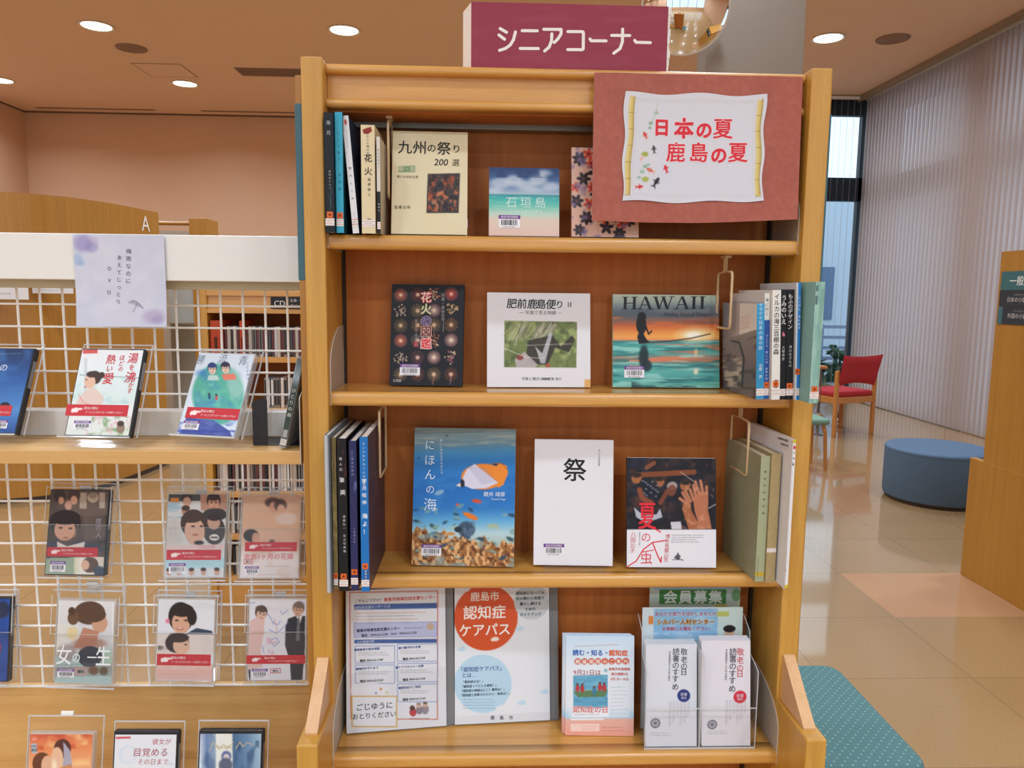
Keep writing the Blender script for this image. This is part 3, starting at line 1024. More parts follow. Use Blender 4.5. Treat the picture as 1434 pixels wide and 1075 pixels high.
# the narrow divider takes the place of the cases there
for o in [o for o in COL.objects if o.name.startswith('music_disc_case') and o.location.z > 1.19 and -1.145 < o.location.x < -1.111]:
    bpy.data.objects.remove(o)
for x0, x1, c, c2, l in ((-1.20, -1.08, '#b9a38a', '#2a2624', 'tan covered book lying on the CD shelf top under the header board'), (-1.06, -.90, '#9fae8c', '#c2452f', 'pale green book with red print on the CD shelf top'), (-.885, -.70, '#e6e6e8', '#8aa5c8', 'white booklet at the right end of the CD shelf top')):
    t = root('flat_book', ((x0 + x1) / 2, 3.52, 1.5035), l, 'book', 'books on the CD shelf top')
    w_ = (x1 - x0) / 2
    b = MB(); b.box((-w_, -.06, .0), (w_, .12, .022), 'print_gloss', hx(c)); b.box((-w_ * .6, -.0607, .005), (w_ * .5, -.06, .014), 'print_gloss', hx(c2)); b.build('cover', t)
    b = MB(); b.box((-w_ + .002, .12, .002), (w_ - .002, .122, .02), 'page_white'); b.build('page_block', t)

# ================================================================== right side furniture
rb = root('low_bookcase', (3.2, 3.42, 0), 'wooden double-sided bookcase end at the right edge with teal section signs', 'bookcase')
X0 = 2.62
b = MB(); b.prism([(3.10, 0), (3.742, 0), (3.742, 1.742), (3.10, 1.742)], X0, X0 + .035, 'counter_veneer'); part(b, 'end_panel', rb, .003)
b = MB(); b.box((X0 - .001, 3.44, 0), (X0 + .036, 3.846, .655), 'counter_veneer'); part(b, 'base_block', rb, .003)
b = MB(); b.box((X0 - .001, 2.99, 0), (X0 + .036, 3.425, .655), 'counter_veneer'); part(b, 'base_block', rb, .003)
b = MB(); b.box((X0 + .035, 3.40, .05), (4.3, 3.44, 1.70), 'counter_veneer'); part(b, 'back_panel', rb)
for z in (.1, .62, .95, 1.3, 1.70):
    b = MB(); b.box((X0 + .035, 3.12, z), (4.3, 3.72, z + .025), 'beech_board'); part(b, 'shelf_board', rb)
for z0, z1, ya, c, tx in ((1.548, 1.641, 3.722, '#3f6b70', '一般文学'), (1.468, 1.546, 3.724, '#343940', '日本の小説・エッセイ'), (1.378, 1.466, 3.712, '#343940', '外国の小説・エッセイ')):
    t = root('section_sign', (X0, 3.42, z0), {'一般文学': 'teal section sign, topmost plate on the bookcase end at the right edge', '日本の小説・エッセイ': 'dark section sign directly below the teal plate on the right bookcase end',
             '外国の小説・エッセイ': 'dark section sign with a teal end, lowest plate on the right bookcase end'}[tx], 'sign', 'section signs on the right bookcase end')
    L_ = ya - 3.12; h_ = z1 - z0
    a = Art((0, 0, L_ * 1000, h_ * 1000), L_, h_, c, 8, 'print_matte')
    if tx[0] == '一':
        a.text(tx, 62 + 100, 48, 50, '#e6e8e4', .01)
    else:
        a.text(tx, 62 + 130, 45, 27, '#c9c9c6'); a.text('にほんのしょうせつ' if tx[0] == '日' else 'がいこくのしょうせつ', 150, 20, 10, '#b5b5b2')
    pl = lambda P, ya=ya, L_=L_: np.stack([P[:, 1] - .004 , (ya - 3.42) - (P[:, 0] + L_ / 2), P[:, 2]], -1)
    b = MB(); a.emit(b, pl); b.box((-.0038, 3.12 - 3.42, 0), (.0, ya - 3.42, h_), 'print_matte', hx(c)); b.build('sign_plate', t)
    if tx[0] == '外':
        b = MB(); b.box((-.0046, ya - 3.42 - .022, 0), (-.0005, ya - 3.42 + .012, h_), 'sign_teal'); b.build('teal_end', t)

t = root('round_ottoman', (3.405, 5.37, 0), 'low round blue vinyl ottoman on the shiny floor', 'ottoman')
b = MB(); b.lathe([(.34, .0), (.345, .03)], 'plinth_dark', 48); b.build('plinth', t)
b = MB(); b.lathe([(.352, .028), (.36, .045), (.36, .37)], 'blue_vinyl', 64); b.build('side_cover', t)
b = MB(); b.lathe([(.36, .37), (.3625, .378), (.36, .39), (.35, .398), (.30, .402), (.0001, .404)], 'blue_vinyl', 64); b.build('seat_pad', t)

def soft_box(mb, a, c, r, m, n=6):
    """pad with rounded plan corners and a rounded top edge"""
    (x0, y0, z0), (x1, y1, z1) = a, c
    def ring(ins, z):
        P = []
        rr = max(r - ins, .002)
        for (cx, cy, t0) in ((x1 - r, y1 - r, 0), (x0 + r, y1 - r, 90), (x0 + r, y0 + r, 180), (x1 - r, y0 + r, 270)):
            for t in np.linspace(0, 90, n):
                P.append((cx + rr * math.cos(R(t0 + t)), cy + rr * math.sin(R(t0 + t)), z))
        return P
    e = min(.02, (z1 - z0) * .45)
    Z = [(e, z0), (e * .3, z0 + e * .3), (0, z0 + e)] + [(e * (1 - math.cos(t)), z1 - e + e * math.sin(t)) for t in np.linspace(0, math.pi / 2, 5)]
    V = []; k = 4 * n
    for ins, z in Z:
        V += ring(ins, z)
    F = [(i * k + q, i * k + (q + 1) % k, (i + 1) * k + (q + 1) % k, (i + 1) * k + q) for i in range(len(Z) - 1) for q in range(k)]
    mb.add(V, [np.array(F)], m, smooth=True)
    mb.add(V[:k], [np.arange(k)[::-1]], m); mb.add(V[-k:], [np.arange(k)], m, smooth=True)
    return mb
t = root('padded_bench', (.86, 1.81, 0), 'square teal dotted padded stool with yellow frame beside the bookcase foot', 'stool')
b = MB(); soft_box(b, (-.19, -.245, .365), (.185, .245, .425), .05, 'teal_dotted'); b.build('cushion', t)
b = MB(); b.box((-.18, -.238, .325), (.17, .235, .366), 'yellow_frame'); b.build('seat_frame', t, bevel=.004)
for x in (-.17, .13):
    for y in (-.225, .19):
        b = MB(); b.box((x, y, 0), (x + .035, y + .035, .327), 'yellow_frame'); b.build('leg', t, bevel=.004)

# red chair: back towards the viewer
t = root('red_chair', (3.97, 8.12, 0), 'wooden chair with red upholstered seat and back at the window table', 'chair', rz=R(20))
for x in (-.29, .255):
    b = MB(); b.box((x, -.235, 0), (x + .04, -.195, .72), 'chair_wood'); b.build('leg', t, bevel=.006)
    b = MB(); b.box((x, .205, 0), (x + .04, .245, .42), 'chair_wood'); b.build('leg', t, bevel=.006)
b = MB()
for a, c in (((-.25, -.23, .36), (.255, -.205, .43)), ((-.25, .215, .36), (.255, .24, .43)), ((-.285, -.2, .36), (-.26, .21, .43)), ((.265, -.2, .36), (.29, .21, .43))):
    b.box(a, c, 'chair_wood')
b.build('seat_frame', t, bevel=.004)
b = MB(); soft_box(b, (-.275, -.21, .425), (.28, .27, .49), .05, 'red_fabric'); b.build('seat', t)
b = MB()
V = []; nx = 14; nz = 8
for side in (0, 1):
    for j in range(nz + 1):
        for i in range(nx + 1):
            u = i / nx * 2 - 1; v = j / nz
            zt = .895 - .02 * (1 - u * u); zb = .545 + .035 * (1 - u * u)
            x = u * (.262 + .02 * v) ; y = -.225 - .03 * v * 1.0 + .03 * (1 - u * u) - .045 * v
            e = min(1, min(1 - abs(u), min(v, 1 - v) * 1.0) * 8)
            V.append((x, y + (.026 * e if side == 0 else -.026 * e) , zb + (zt - zb) * v))
m_ = (nx + 1) * (nz + 1)
F = [(j * (nx + 1) + i, j * (nx + 1) + i + 1, (j + 1) * (nx + 1) + i + 1, (j + 1) * (nx + 1) + i) for j in range(nz) for i in range(nx)]
b.add(V, [np.array(F + [tuple(q + m_ for q in f[::-1]) for f in F])], 'red_fabric', smooth=True)
b.build('backrest', t)

t = root('window_table', (3.45, 8.75, 0), 'wooden table by the far window, mostly hidden behind the bookcase', 'table')
b = MB(); b.box((-.55, -.35, .685), (.5, .45, .715), 'chair_wood'); b.build('table_top', t, bevel=.006)
for x, y in ((-.5, -.3), (.44, -.3), (-.5, .39), (.44, .39)):
    b = MB(); b.tube([(x, y, 0), (x, y, .69)], .014, 'rod_metal', 10); b.build('leg', t)
t = root('folded_board', (3.80, 8.72, .7155), 'pinkish paper board standing on the window table', 'notice')
a = Art((0, 0, 46, 104), .19, .40, '#d3a08c', 1, 'print_matte')
a.frame(3, 3, 43, 60, '#b57a68', 1); a.dashes(5, 8, 41, 54, 6, '#8d5a4c', .5, 2); a.rect(0, 76, 46, 80, '#e8d8cc', .9)
b = MB(); a.emit(b); b.box((-.095, .0005, 0), (.095, .006, .40), 'page_cream'); b.build('front_panel', t)
b = MB(); b.box((-.095, .006, .0), (.095, .09, .012), 'page_cream'); b.build('foot', t)
for x, y, zb, mt, l in ((3.665, 7.93, .20, 'ball_wood', 'thin metal rod stand with brown ball by the window table'), (4.29, 8.82, .085, 'ball_dark', 'thin metal rod stand with low dark ball behind the red chair')):
    t = root('rod_stand', (x, y, 0), l, 'stand', 'rod stands with balls')
    b = MB(); b.lathe([(.0001, .0), (.05, .0), (.05, .006), (.0001, .008)], 'rod_metal', 24); b.build('foot', t)
    b = MB(); b.tube([(0, 0, .006), (0, 0, .68)], .006, 'rod_metal', 8); b.build('rod', t)
    b = MB(); b.lathe([(max(.0001, .045 * math.sin(q)), -.045 * math.cos(q)) for q in np.linspace(0, math.pi, 13)], mt, 20, (0, 0, zb)); b.build('ball', t)
t = root('green_stool', (2.83, 6.40, 0), 'small wooden stool with sage green seat peeking out behind the bookcase', 'stool')
b = MB(); soft_box(b, (-.17, -.17, .405), (.17, .17, .455), .06, 'green_cushion'); b.build('seat', t)
for sx in (-1, 1):
    for sy in (-1, 1):
        b = MB(); b.tube([(sx * .145, sy * .145, 0), (sx * .13, sy * .13, .33), (sx * .11, sy * .12, .41)], [.015, .016, .018], 'chair_wood', 10); b.build('leg', t)

# convex mirror on the column
t = root('convex_mirror', (1.13, 4.44, 3.135), 'round convex safety mirror fixed to the pale column above the sign', 'mirror', rz=R(-10), rx=R(16))
b = MB()
rad, dp = .245, .085
Rr = (rad * rad + dp * dp) / (2 * dp)
prof = [(max(.0001, rad * q), Rr - math.sqrt(Rr * Rr - (rad * q) ** 2)) for q in np.linspace(0, 1, 16)]
V = []
for (r_, d) in prof:
    for q in range(48):
        V.append((r_ * math.cos(2 * math.pi * q / 48), -dp + d, r_ * math.sin(2 * math.pi * q / 48)))
b.add(V, [np.array([(i * 48 + q, i * 48 + (q + 1) % 48, (i + 1) * 48 + (q + 1) % 48, (i + 1) * 48 + q) for i in range(15) for q in range(48)])], 'mirror_face', smooth=True)
b.build('mirror_dome', t)
b = MB(); b.tube([(math.cos(q) * rad, 0.002, math.sin(q) * rad) for q in np.linspace(0, 2 * math.pi, 48, endpoint=False)], .007, 'trim_ring', 8, closed=True); b.build('rim', t)
b = MB(); b.lathe([(.0001, 0), (.23, 0)], 'plate_grey', 40); o = b.build('back_plate', t); o.rotation_euler = (R(90), 0, 0); o.location = (0, .006, 0)
b = MB(); b.tube([(.0, .006, .0), (.10, .08, -.02), (.21, .13, -.03)], .016, 'plate_grey', 10); b.build('bracket', t)
# ================================================================== books: builders
BOARD = .0016
def barcode_sheet(art, box):
    a, cx, bz = art.sub(*box, '#e9e8ec', .5)
    x0, y0, x1, y1 = box
    h_ = y1 - y0; w_ = x1 - x0
    a.rect(x0 - 1, y0 - 1, x1 + 1, y0 + h_ * .30, '#6d3f8c')
    a.text('鹿島市民図書館', (x0 + x1) / 2, y0 + h_ * .15, w_ * .115, '#eee8f2')
    rg = np.random.RandomState(int(x0 * 7 + y0))
    x = x0 + w_ * .12
    while x < x1 - w_ * .12:
        wd = w_ * .012 * rg.choice((1, 1, 2, 3))
        a.strokes([[(x, y0 + h_ * .38), (x + wd, y0 + h_ * .38), (x + wd, y0 + h_ * .80), (x, y0 + h_ * .80)]], '#26242c')
        x += wd + w_ * .012 * rg.choice((1, 2, 2, 3))
    a.dashes(x0 + w_ * .2, y0 + h_ * .83, x1 - w_ * .15, y1, 1, '#55535c', .7, 3)
    return a, cx, bz

def add_barcode(art, box, parent, name='barcode_label', lift=.0007):
    a, cx, bz = barcode_sheet(art, box)
    b = MB(); a.emit(b)
    b.box((-a.w / 2, .00005, 0), (a.w / 2, .0003, a.h), a.mat, hx('#e9e8ec'))
    return b.build(name, parent, loc=(cx, -lift, bz))

def face_book(name, art, t, x, y, z, yaw, lean, label, edge='#d8d8d8', spine=None, right=False, pages='page_white', code=None, extra=None, cat='book', group='face-out books on the bookcase'):
    w_, h_ = art.w, art.h
    r_ = root(name, (x, y, z + t * math.sin(R(lean)) + .0010), label, cat, group, R(yaw), -R(lean))
    b = MB(); art.emit(b)
    b.box((-w_ / 2, .0004, 0), (w_ / 2, BOARD, h_), art.mat, hx(edge))
    b.box((-w_ / 2, t - BOARD, 0), (w_ / 2, t, h_), art.mat, hx(edge))
    xs = (w_ / 2 - .0012, w_ / 2) if right else (-w_ / 2, -w_ / 2 + .0012)
    b.box((xs[0], .0006, 0), (xs[1], t - .0004, h_), art.mat, hx(spine or edge))
    b.build('cover', r_)
    b = MB(); b.box((-w_ / 2 + .002, BOARD, .002), (w_ / 2 - .002, t - BOARD, h_ - .002), pages)
    b.build('page_block', r_)
    if code:
        add_barcode(art, code, r_)
    if extra:
        extra(r_)
    return r_

def spine_book(name, art, depth, x, y, z, yaw, label, cover='#dddddd', left=None, right=None, roll=0.0, call=None, genre=None, pages='page_white', group='spine-out books on the bookcase', genre_col='#d9692c', callh=.013):
    """art is the spine; x, y = middle of the spine's foot"""
    th, h_ = art.w, art.h
    lift = th / 2 * abs(math.sin(R(roll)))
    r_ = root(name, (x, y, z + lift + .0010), label, 'book', group, R(yaw))
    r_.rotation_euler = (0, R(roll), R(yaw))
    b = MB(); art.emit(b)
    c = hx(cover)
    b.box((-th / 2, .0004, 0), (th / 2, .0012, h_), art.mat, c)
    e = min(.0012, th * .2)
    b.box((-th / 2, .0008, 0), (-th / 2 + e, depth, h_), art.mat, c)
    b.box((th / 2 - e, .0008, 0), (th / 2, depth, h_), art.mat, c)
    if left is not None:
        left.emit(b, lambda P: np.stack([-th / 2 - .0002 + P[:, 1], depth / 2 - P[:, 0], P[:, 2]], -1))
    if right is not None:
        right.emit(b, lambda P: np.stack([th / 2 + .0002 - P[:, 1], depth / 2 + P[:, 0], P[:, 2]], -1))
    b.build('cover', r_)
    b = MB(); b.box((-th / 2 + e, .0012, .002), (th / 2 - e, depth - .002, h_ - .002), pages)
    b.build('page_block', r_)
    if genre is not None:
        g = Art((0, 0, 10, 10), min(th * .96, .011), .011, genre_col, 1, 'print_gloss')
        g.ell(5, 5, 2.2, 2.2, '#7d2f16')
        b = MB(); g.emit(b); b.box((-g.w / 2, .0001, 0), (g.w / 2, .0003, g.h), 'print_gloss', hx(genre_col)); b.build('genre_sticker', r_, loc=(0, -.0007, genre))
    if call is not None:
        g = Art((0, 0, 20, 16), th * .98, callh, '#e9e5e2', 1, 'print_gloss')
        g.line([(1, 4), (19, 4)], 1.2, '#c9746c'); g.line([(1, 12), (19, 12)], 1.2, '#c9746c'); g.dashes(4, 5, 17, 11, 1, '#4a4646', .8, 2)
        b = MB(); g.emit(b); b.box((-g.w / 2, .0001, 0), (g.w / 2, .0003, g.h), 'print_gloss', hx('#e9e5e2')); b.build('call_label', r_, loc=(0, -.0007, call))
    return r_

# ------------------------------------------------------------------ small picture helpers
def face(a, x, y, r_, skin='#d9ab90', hair='#33261f', turn=0.0, tilt=0.0, eyes=True):
    t = R(tilt)
    rot = lambda dx, dy: (x + dx * math.cos(t) - dy * math.sin(t), y + dx * math.sin(t) + dy * math.cos(t))
    a.ell(*rot(0, -r_ * .22), r_ * 1.02, r_ * 1.12, hair, rot=tilt)
    a.ell(*rot(turn * r_ * .25, r_ * .18), r_ * .80, r_ * 1.0, skin, rot=tilt)
    a.ell(*rot(-turn * r_ * .2, -r_ * .68), r_ * .92, r_ * .5, hair, rot=tilt)
    if eyes:
        for s_ in (-1, 1):
            a.ell(*rot(turn * r_ * .35 + s_ * r_ * .33, r_ * .12), r_ * .14, r_ * .08, '#2d211d', .85, rot=tilt)
            a.line([rot(turn * r_ * .35 + s_ * r_ * .2, -r_ * .07), rot(turn * r_ * .35 + s_ * r_ * .5, -r_ * .09)], r_ * .07, '#3a2a22', .6)
        a.line([rot(turn * r_ * .45, r_ * .2), rot(turn * r_ * .5, r_ * .45)], r_ * .09, '#b5836a', .7)
        a.ell(*rot(turn * r_ * .4, r_ * .72), r_ * .24, r_ * .08, '#b05c55', .9, rot=tilt)
    return a

def flower(a, x, y, r_, c, mid, n=6, ph=0.0):
    for i in range(n):
        t = 2 * math.pi * i / n + ph
        a.ell(x + math.cos(t) * r_ * .6, y + math.sin(t) * r_ * .6, r_ * .5, r_ * .28, c, .95, rot=math.degrees(t))
    a.ell(x, y, r_ * .25, r_ * .25, mid)

# ------------------------------------------------------------------ top shelf, facing out
S1, S2, S3, S4 = SHELF
a = Art(((545.6, 181.7), (649.1, 188.9), (653.4, 329.6), (548.2, 328.9)), .145, .205, '#ddd2ae')
a.noise(30, 40, '#e6dec2', .5, 3)
for ch, x, s_ in (('九', 564, 20), ('州', 584, 20), ('の', 601, 13), ('祭', 618, 20), ('り', 635, 13)):
    a.text(ch, x, 206 + (x - 564) * .07, s_, '#1d1a14', .012)
a.text('200', 615, 228.5, 13, '#1d1a14', .01, shear=.15); a.text('選', 634.5, 230, 11, '#1d1a14')
a.rect(556, 232.5, 579, 241.5, '#7f9a6e'); a.text('春・夏', 567.5, 237, 7.5, '#d9d8b8')
a.text('祭りを訪ねる旅', 569, 248, 4.2, '#3a352a'); a.text('図書出版', 563, 291, 5, '#4a4436', step=6)
a.rect(597.5, 245, 640.5, 299, '#3c3638').noise(5, 7, '#a8502f', .9, 11, .45, 4, (599, 247, 639, 297)).noise(4, 6, '#1f1d24', .8, 21, .52, 5, (599, 247, 639, 297)).noise(6, 6, '#d98a5a', .7, 31, .6, 5, (599, 247, 639, 297))
a.frame(597.5, 245, 640.5, 299, '#2a2526', 1)
face_book('festival_guidebook', a, .014, -.109, 1.452, S1, 1.0, 13, 'cream paperback with black brush title and a small dark framed picture, top shelf', '#d9ceac', pages='page_cream', extra=lambda r_: MB().box((.0715, -.0008, .013), (.0733, .006, .030), 'print_gloss', hx('#d9d4d6')).build('call_label', r_) and None)

a = Art((684, 236.5, 781.5, 331), .135, .132, '#88a8c8')
a.grad([(236, '#29406f'), (252, '#41618f'), (266, '#7b97ba'), (273, '#a7bfcd'), (274, '#3f8f9c'), (280, '#3fb0ab'), (290, '#74c4b4'), (300, '#b9d3c4'), (308, '#d9c9bb'), (331, '#dcbfb2')])
for x, y, rx, ry in ((700, 258, 15, 7), (718, 254, 12, 7), (735, 260, 16, 6), (752, 252, 12, 8), (770, 262, 12, 6), (760, 243, 9, 4), (692, 268, 10, 4), (745, 267, 14, 3)):
    a.ell(x, y, rx, ry, '#c9d3de', .7, 5)
a.noise(16, 8, '#243a68', .7, 4, .45, 4, (684, 236, 782, 250)); a.noise(18, 3, '#a8dbcf', .5, 8, .5, 4, (684, 276, 782, 304))
a.text('石垣島', 735, 284.5, 16.5, '#dceeea', -.008, step=20.5)
a.text('いつかの海の旅案内', 735, 297, 3.6, '#eef6f2', step=5)
face_book('island_guidebook', a, .012, .0725, 1.446, S1, 0.0, 9, 'small square blue book with sea, sky and sand cover on the top shelf', '#c7cdd2', code=(697.5, 302.5, 727.5, 320))

a = Art((801, 206, 895, 331.5), .130, .175, '#d5ab99')
rg = random.Random(12)
for (x, y) in ((812, 222), (818, 250), (808, 282), (822, 305), (812, 322), (850, 318), (868, 326), (840, 296), (860, 300), (882, 308), (835, 270), (860, 275), (880, 285), (835, 240), (862, 250), (885, 260), (845, 215), (872, 225)):
    flower(a, x, y, rg.uniform(8, 11), '#241c22', '#5a3a48', rg.choice((5, 6, 7)), rg.random() * 3)
for (x, y) in ((825, 215), (829, 262), (826, 285), (806, 262), (850, 284), (845, 305), (872, 312), (828, 228), (870, 240), (850, 258)):
    flower(a, x, y, rg.uniform(6, 9), '#cf4530', '#7b2130', 5, rg.random() * 3)
a.noise(9, 9, '#7b6a92', .7, 5, .6, 5)
face_book('floral_book', a, .014, .2295, 1.450, S1, 0.0, 10, 'pink book covered in black and red flowers, half hidden behind the red sign', '#c79a88')

# ------------------------------------------------------------------ second shelf, facing out
a = Art(((548.6, 398), (650.2, 401), (647.8, 542.8), (545, 540.8)), .150, .209, '#14141a')
rg = random.Random(7)
FX = (561, 585, 608, 632)
for j, y in enumerate((413.5, 436, 456.5, 478, 502, 526)):
    for i, x in enumerate(FX):
        k = (i * 7 + j * 5 + i * j) % 6
        r_ = 9.5
        col = ['#b0623f', '#9c5a66', '#c7a06a', '#b5402f', '#b09a8c', '#d0924a'][(i * 3 + j * 4 + (i * j) % 2) % 6]
        if k in (0, 3):
            a.ell(x, y, r_, r_, '#5a3640', .85); a.ell(x, y, r_ * .8, r_ * .8, col, .6, 5); a.ell(x, y, r_ * .45, r_ * .45, col, .9, 3); a.ell(x, y, 2.2, 2.2, '#f0d8c0', .9, 2)
        elif k in (1, 4):
            for q in range(16):
                t = 2 * math.pi * q / 16 + j
                a.line([(x + 2 * math.cos(t), y + 2 * math.sin(t)), (x + r_ * math.cos(t), y + r_ * math.sin(t))], .8, col, .8)
            a.ell(x, y, 2.5, 2.5, '#e8c8a8', .9, 2)
        else:
            for q in range(26):
                t, d = rg.random() * 6.28, r_ * rg.random() ** .6
                a.ell(x + d * math.cos(t), y + d * math.sin(t), 1.1, 1.1, col if rg.random() < .6 else '#e8c9a0', .95)
    if j == 5:
        a.line([(609, 527), (606, 540)], .9, '#d98a6a', .8); a.line([(632, 527), (631, 540)], .9, '#d9a0b0', .8)
for ch, y, c, o in (('花', 417.5, '#e0d0c4', '#d2303a'), ('火', 434, '#e8e0c0', '#5f6a3c'), ('の', 450, '#3a3560', '#b9a2cc'), ('図', 465.5, '#5a1c28', '#e3b4a4'), ('鑑', 482.5, '#d2252e', '#ecd6d0')):
    a.text(ch, 597, y, 15.5, c, .02, out=(o, .055))
a.text('写真・泉谷玄作', 620.5, 432, 5.4, '#a8a4a4', vert=True); a.line([(621, 452), (621, 466)], .6, '#a8a4a4')
a.text('夜空に咲く花の名前', 583, 467, 4, '#9a9698', vert=True); a.rect(579.5, 479, 586, 487, '#b52a34', .9)
a.text('文溪堂', 556, 534.5, 4, '#d0cccc')
face_book('firework_picture_book', a, .013, -.1215, 1.514, S2, -4, 10.5, 'black book with rows of fireworks and a red vertical title, second shelf', '#17171c', code=(560, 511, 588.5, 527))

a = Art(((681.2, 412.3), (824.6, 410.4), (827.2, 543.8), (682, 543.8)), .213, .194, '#e3e3e8', mat='print_gloss')
for ch, x in zip('肥前鹿島便り', (715, 729, 743.5, 756, 769.5, 781.5)):
    a.text(ch, x, 427, 14.5 if ch != 'り' else 12, '#1f1c1c', .016, shear=.1)
a.text('II', 795.5, 426.5, 10, '#1f1c1c', sx=1.3)
a.text('― 写真で見る物語 ―', 755, 438.8, 6.2, '#6a6668')
B_ = (705, 451, 806.5, 516)
a.rect(*B_, '#70804c').noise(12, 9, '#a3ae72', .8, 5, .45, 4, B_).noise(7, 7, '#4c5a38', .7, 15, .55, 4, B_)
rg = random.Random(3)
for i in range(46):
    x = 712 + rg.random() * 58; a.line([(x + 8, 452 + rg.random() * 6), (x - 12 + rg.random() * 14, 470 + rg.random() * 16)], .9, rg.choice(('#b3aca0', '#8c857a', '#c9c2b4', '#5e574e')), .8)
a.poly([(738, 478), (772, 470), (784, 486), (800, 470), (804, 476), (796, 494), (776, 488), (766, 512), (742, 512), (736, 496)], '#3a3430', .92)
a.poly([(748, 486), (756, 510), (762, 510), (772, 468), (768, 466), (758, 496)], '#b9bcc4', .9)
a.poly([(720, 505), (733, 494), (752, 512), (748, 516), (722, 516)], '#b8aeb4', .9); a.ell(727, 502, 5, 4, '#8a4a42'); a.ell(766, 513, 3, 3, '#b5533f')
a.line([(706, 490), (736, 502), (760, 503)], 1.0, '#d8d8c8', .8); a.line([(736, 485), (800, 482)], .9, '#d8d8c8', .7)
a.text('写真と文', 739, 532, 4.6, '#3a3838'); a.text('田代 誠治', 756, 532, 4.6, '#3a3838'); a.text('監修', 764, 532.3, 3.8, '#3a3838'); a.text('鹿島 良介', 776, 532, 4.6, '#3a3838')
a.rect(818.5, 532.5, 830, 545, '#dfae6c')
face_book('local_photo_book', a, .010, .1105, 1.509, S2, 2.0, 9, 'wide white photo book with a green picture in the middle, second shelf', '#dcdce0', right=True)

a = Art(((854, 414.8), (1001.8, 417.4), (1007.8, 545), (858, 543.8)), .222, .193, '#5ea8a4')
a.grad([(414, '#b9c3b2'), (424, '#a3b3a6'), (434, '#6f7f88'), (444, '#6b6a70'), (452, '#9a6a58'), (460, '#d9683a'), (467, '#eb9440'), (474, '#f0b050'), (478, '#e8935a'), (479.5, '#3f7f80'), (486, '#45a09c'), (496, '#58a8a2'), (506, '#c27a60'), (512, '#4f9894'), (522, '#5cb0aa'), (532, '#4fa39f'), (540, '#5fae9f'), (546, '#8fbfa8')])
a.noise(40, 6, '#55616e', .8, 3, .45, 4, (850, 430, 1010, 456)); a.noise(36, 4, '#e57a3c', .7, 13, .5, 4, (850, 446, 1010, 466))
a.grad([(858, '#c98a6a'), (890, '#e0864a'), (1008, '#f0a850')], (850, 458, 1010, 478), .3, True)
a.ell(972, 472, 22, 9, '#fbe9b4', .95, 10); a.ell(968, 472, 10, 5, '#fffbe8', 1, 4)
a.noise(44, 4, '#2f7678', .8, 23, .5, 5, (850, 480, 1012, 538)); a.noise(38, 4, '#d9805a', .85, 33, .56, 6, (880, 484, 1012, 524)); a.noise(30, 3, '#9fd6cc', .7, 43, .58, 6, (850, 480, 1012, 546))
a.ell(974, 522, 3, 4, '#fbe8c8', .9, 3); a.ell(973, 496, 2, 5, '#f5d0a0', .8, 3); a.noise(24, 5, '#1d3a40', .8, 53, .5, 4, (884, 536, 976, 546))
sil = '#17181c'
a.ell(895.5, 446, 6, 6.5, sil); a.ell(893.5, 456, 5.5, 12, sil); a.poly([(889, 450), (901, 449), (903, 462), (899, 470), (903, 477), (909, 482), (893, 484), (890, 474), (893, 464)], sil)
a.line([(901, 458), (906, 470), (910, 466)], 2.2, sil); a.line([(903, 482), (935, 480), (966, 476), (992, 470)], 1.6, '#4a2a26')
a.ell(900, 502, 6.5, 17, '#1c2a30', .9, 3); a.ell(905, 514, 7, 8, '#1c2a30', .85, 3)
def serif(a, st, x, y, w_, h_, c, gap):
    """roman capitals with serifs, drawn as flat strokes"""
    thick, thin, sf = w_ * .20, w_ * .075, w_ * .13
    X = x
    def v(x0, wd=None):
        wd = wd or thick
        return [[(x0 - wd / 2, y), (x0 + wd / 2, y), (x0 + wd / 2, y + h_), (x0 - wd / 2, y + h_)]] + [[(x0 - wd / 2 - sf, q), (x0 + wd / 2 + sf, q), (x0 + wd / 2 + sf, q + 1.0), (x0 - wd / 2 - sf, q + 1.0)] for q in (y, y + h_ - 1.0)]
    def diag(xa, xb, wd):
        return [[(xa - wd / 2, y), (xa + wd / 2, y), (xb + wd / 2, y + h_), (xb - wd / 2, y + h_)]]
    def ser(xc, yy, k=1.0):
        return [[(xc - sf * 1.5 * k, yy), (xc + sf * 1.5 * k, yy), (xc + sf * 1.5 * k, yy + 1.0), (xc - sf * 1.5 * k, yy + 1.0)]]
    for ch in st:
        if ch == 'H':
            P = v(X + w_ * .18) + v(X + w_ * .82) + [[(X + w_ * .18, y + h_ * .47), (X + w_ * .82, y + h_ * .47), (X + w_ * .82, y + h_ * .53), (X + w_ * .18, y + h_ * .53)]]; adv = w_
        elif ch == 'A':
            P = diag(X + w_ * .48, X + w_ * .12, thin) + diag(X + w_ * .5, X + w_ * .88, thick) + ser(X + w_ * .12, y + h_ - 1) + ser(X + w_ * .88, y + h_ - 1) + [[(X + w_ * .25, y + h_ * .62), (X + w_ * .75, y + h_ * .62), (X + w_ * .75, y + h_ * .68), (X + w_ * .25, y + h_ * .68)]]; adv = w_
        elif ch == 'W':
            P = diag(X + w_ * .12, X + w_ * .42, thick) + diag(X + w_ * .68, X + w_ * .42, thin) + diag(X + w_ * .66, X + w_ * .98, thick) + diag(X + w_ * 1.28, X + w_ * .98, thin) + ser(X + w_ * .12, y) + ser(X + w_ * 1.28, y) + ser(X + w_ * .67, y); adv = w_ * 1.4
        else:
            P = v(X + w_ * .25); adv = w_ * .5
        a.strokes(P, c); X += adv + gap
serif(a, 'HAWAII', 868, 418.5, 20.0, 17.5, '#191a1e', 1.6)
a.text('Aloha Island Days', 957, 443, 8.4, '#33343a', sx=1.05); a.text('Risa Hisayama', 969, 452.6, 5.2, '#b04a3c')
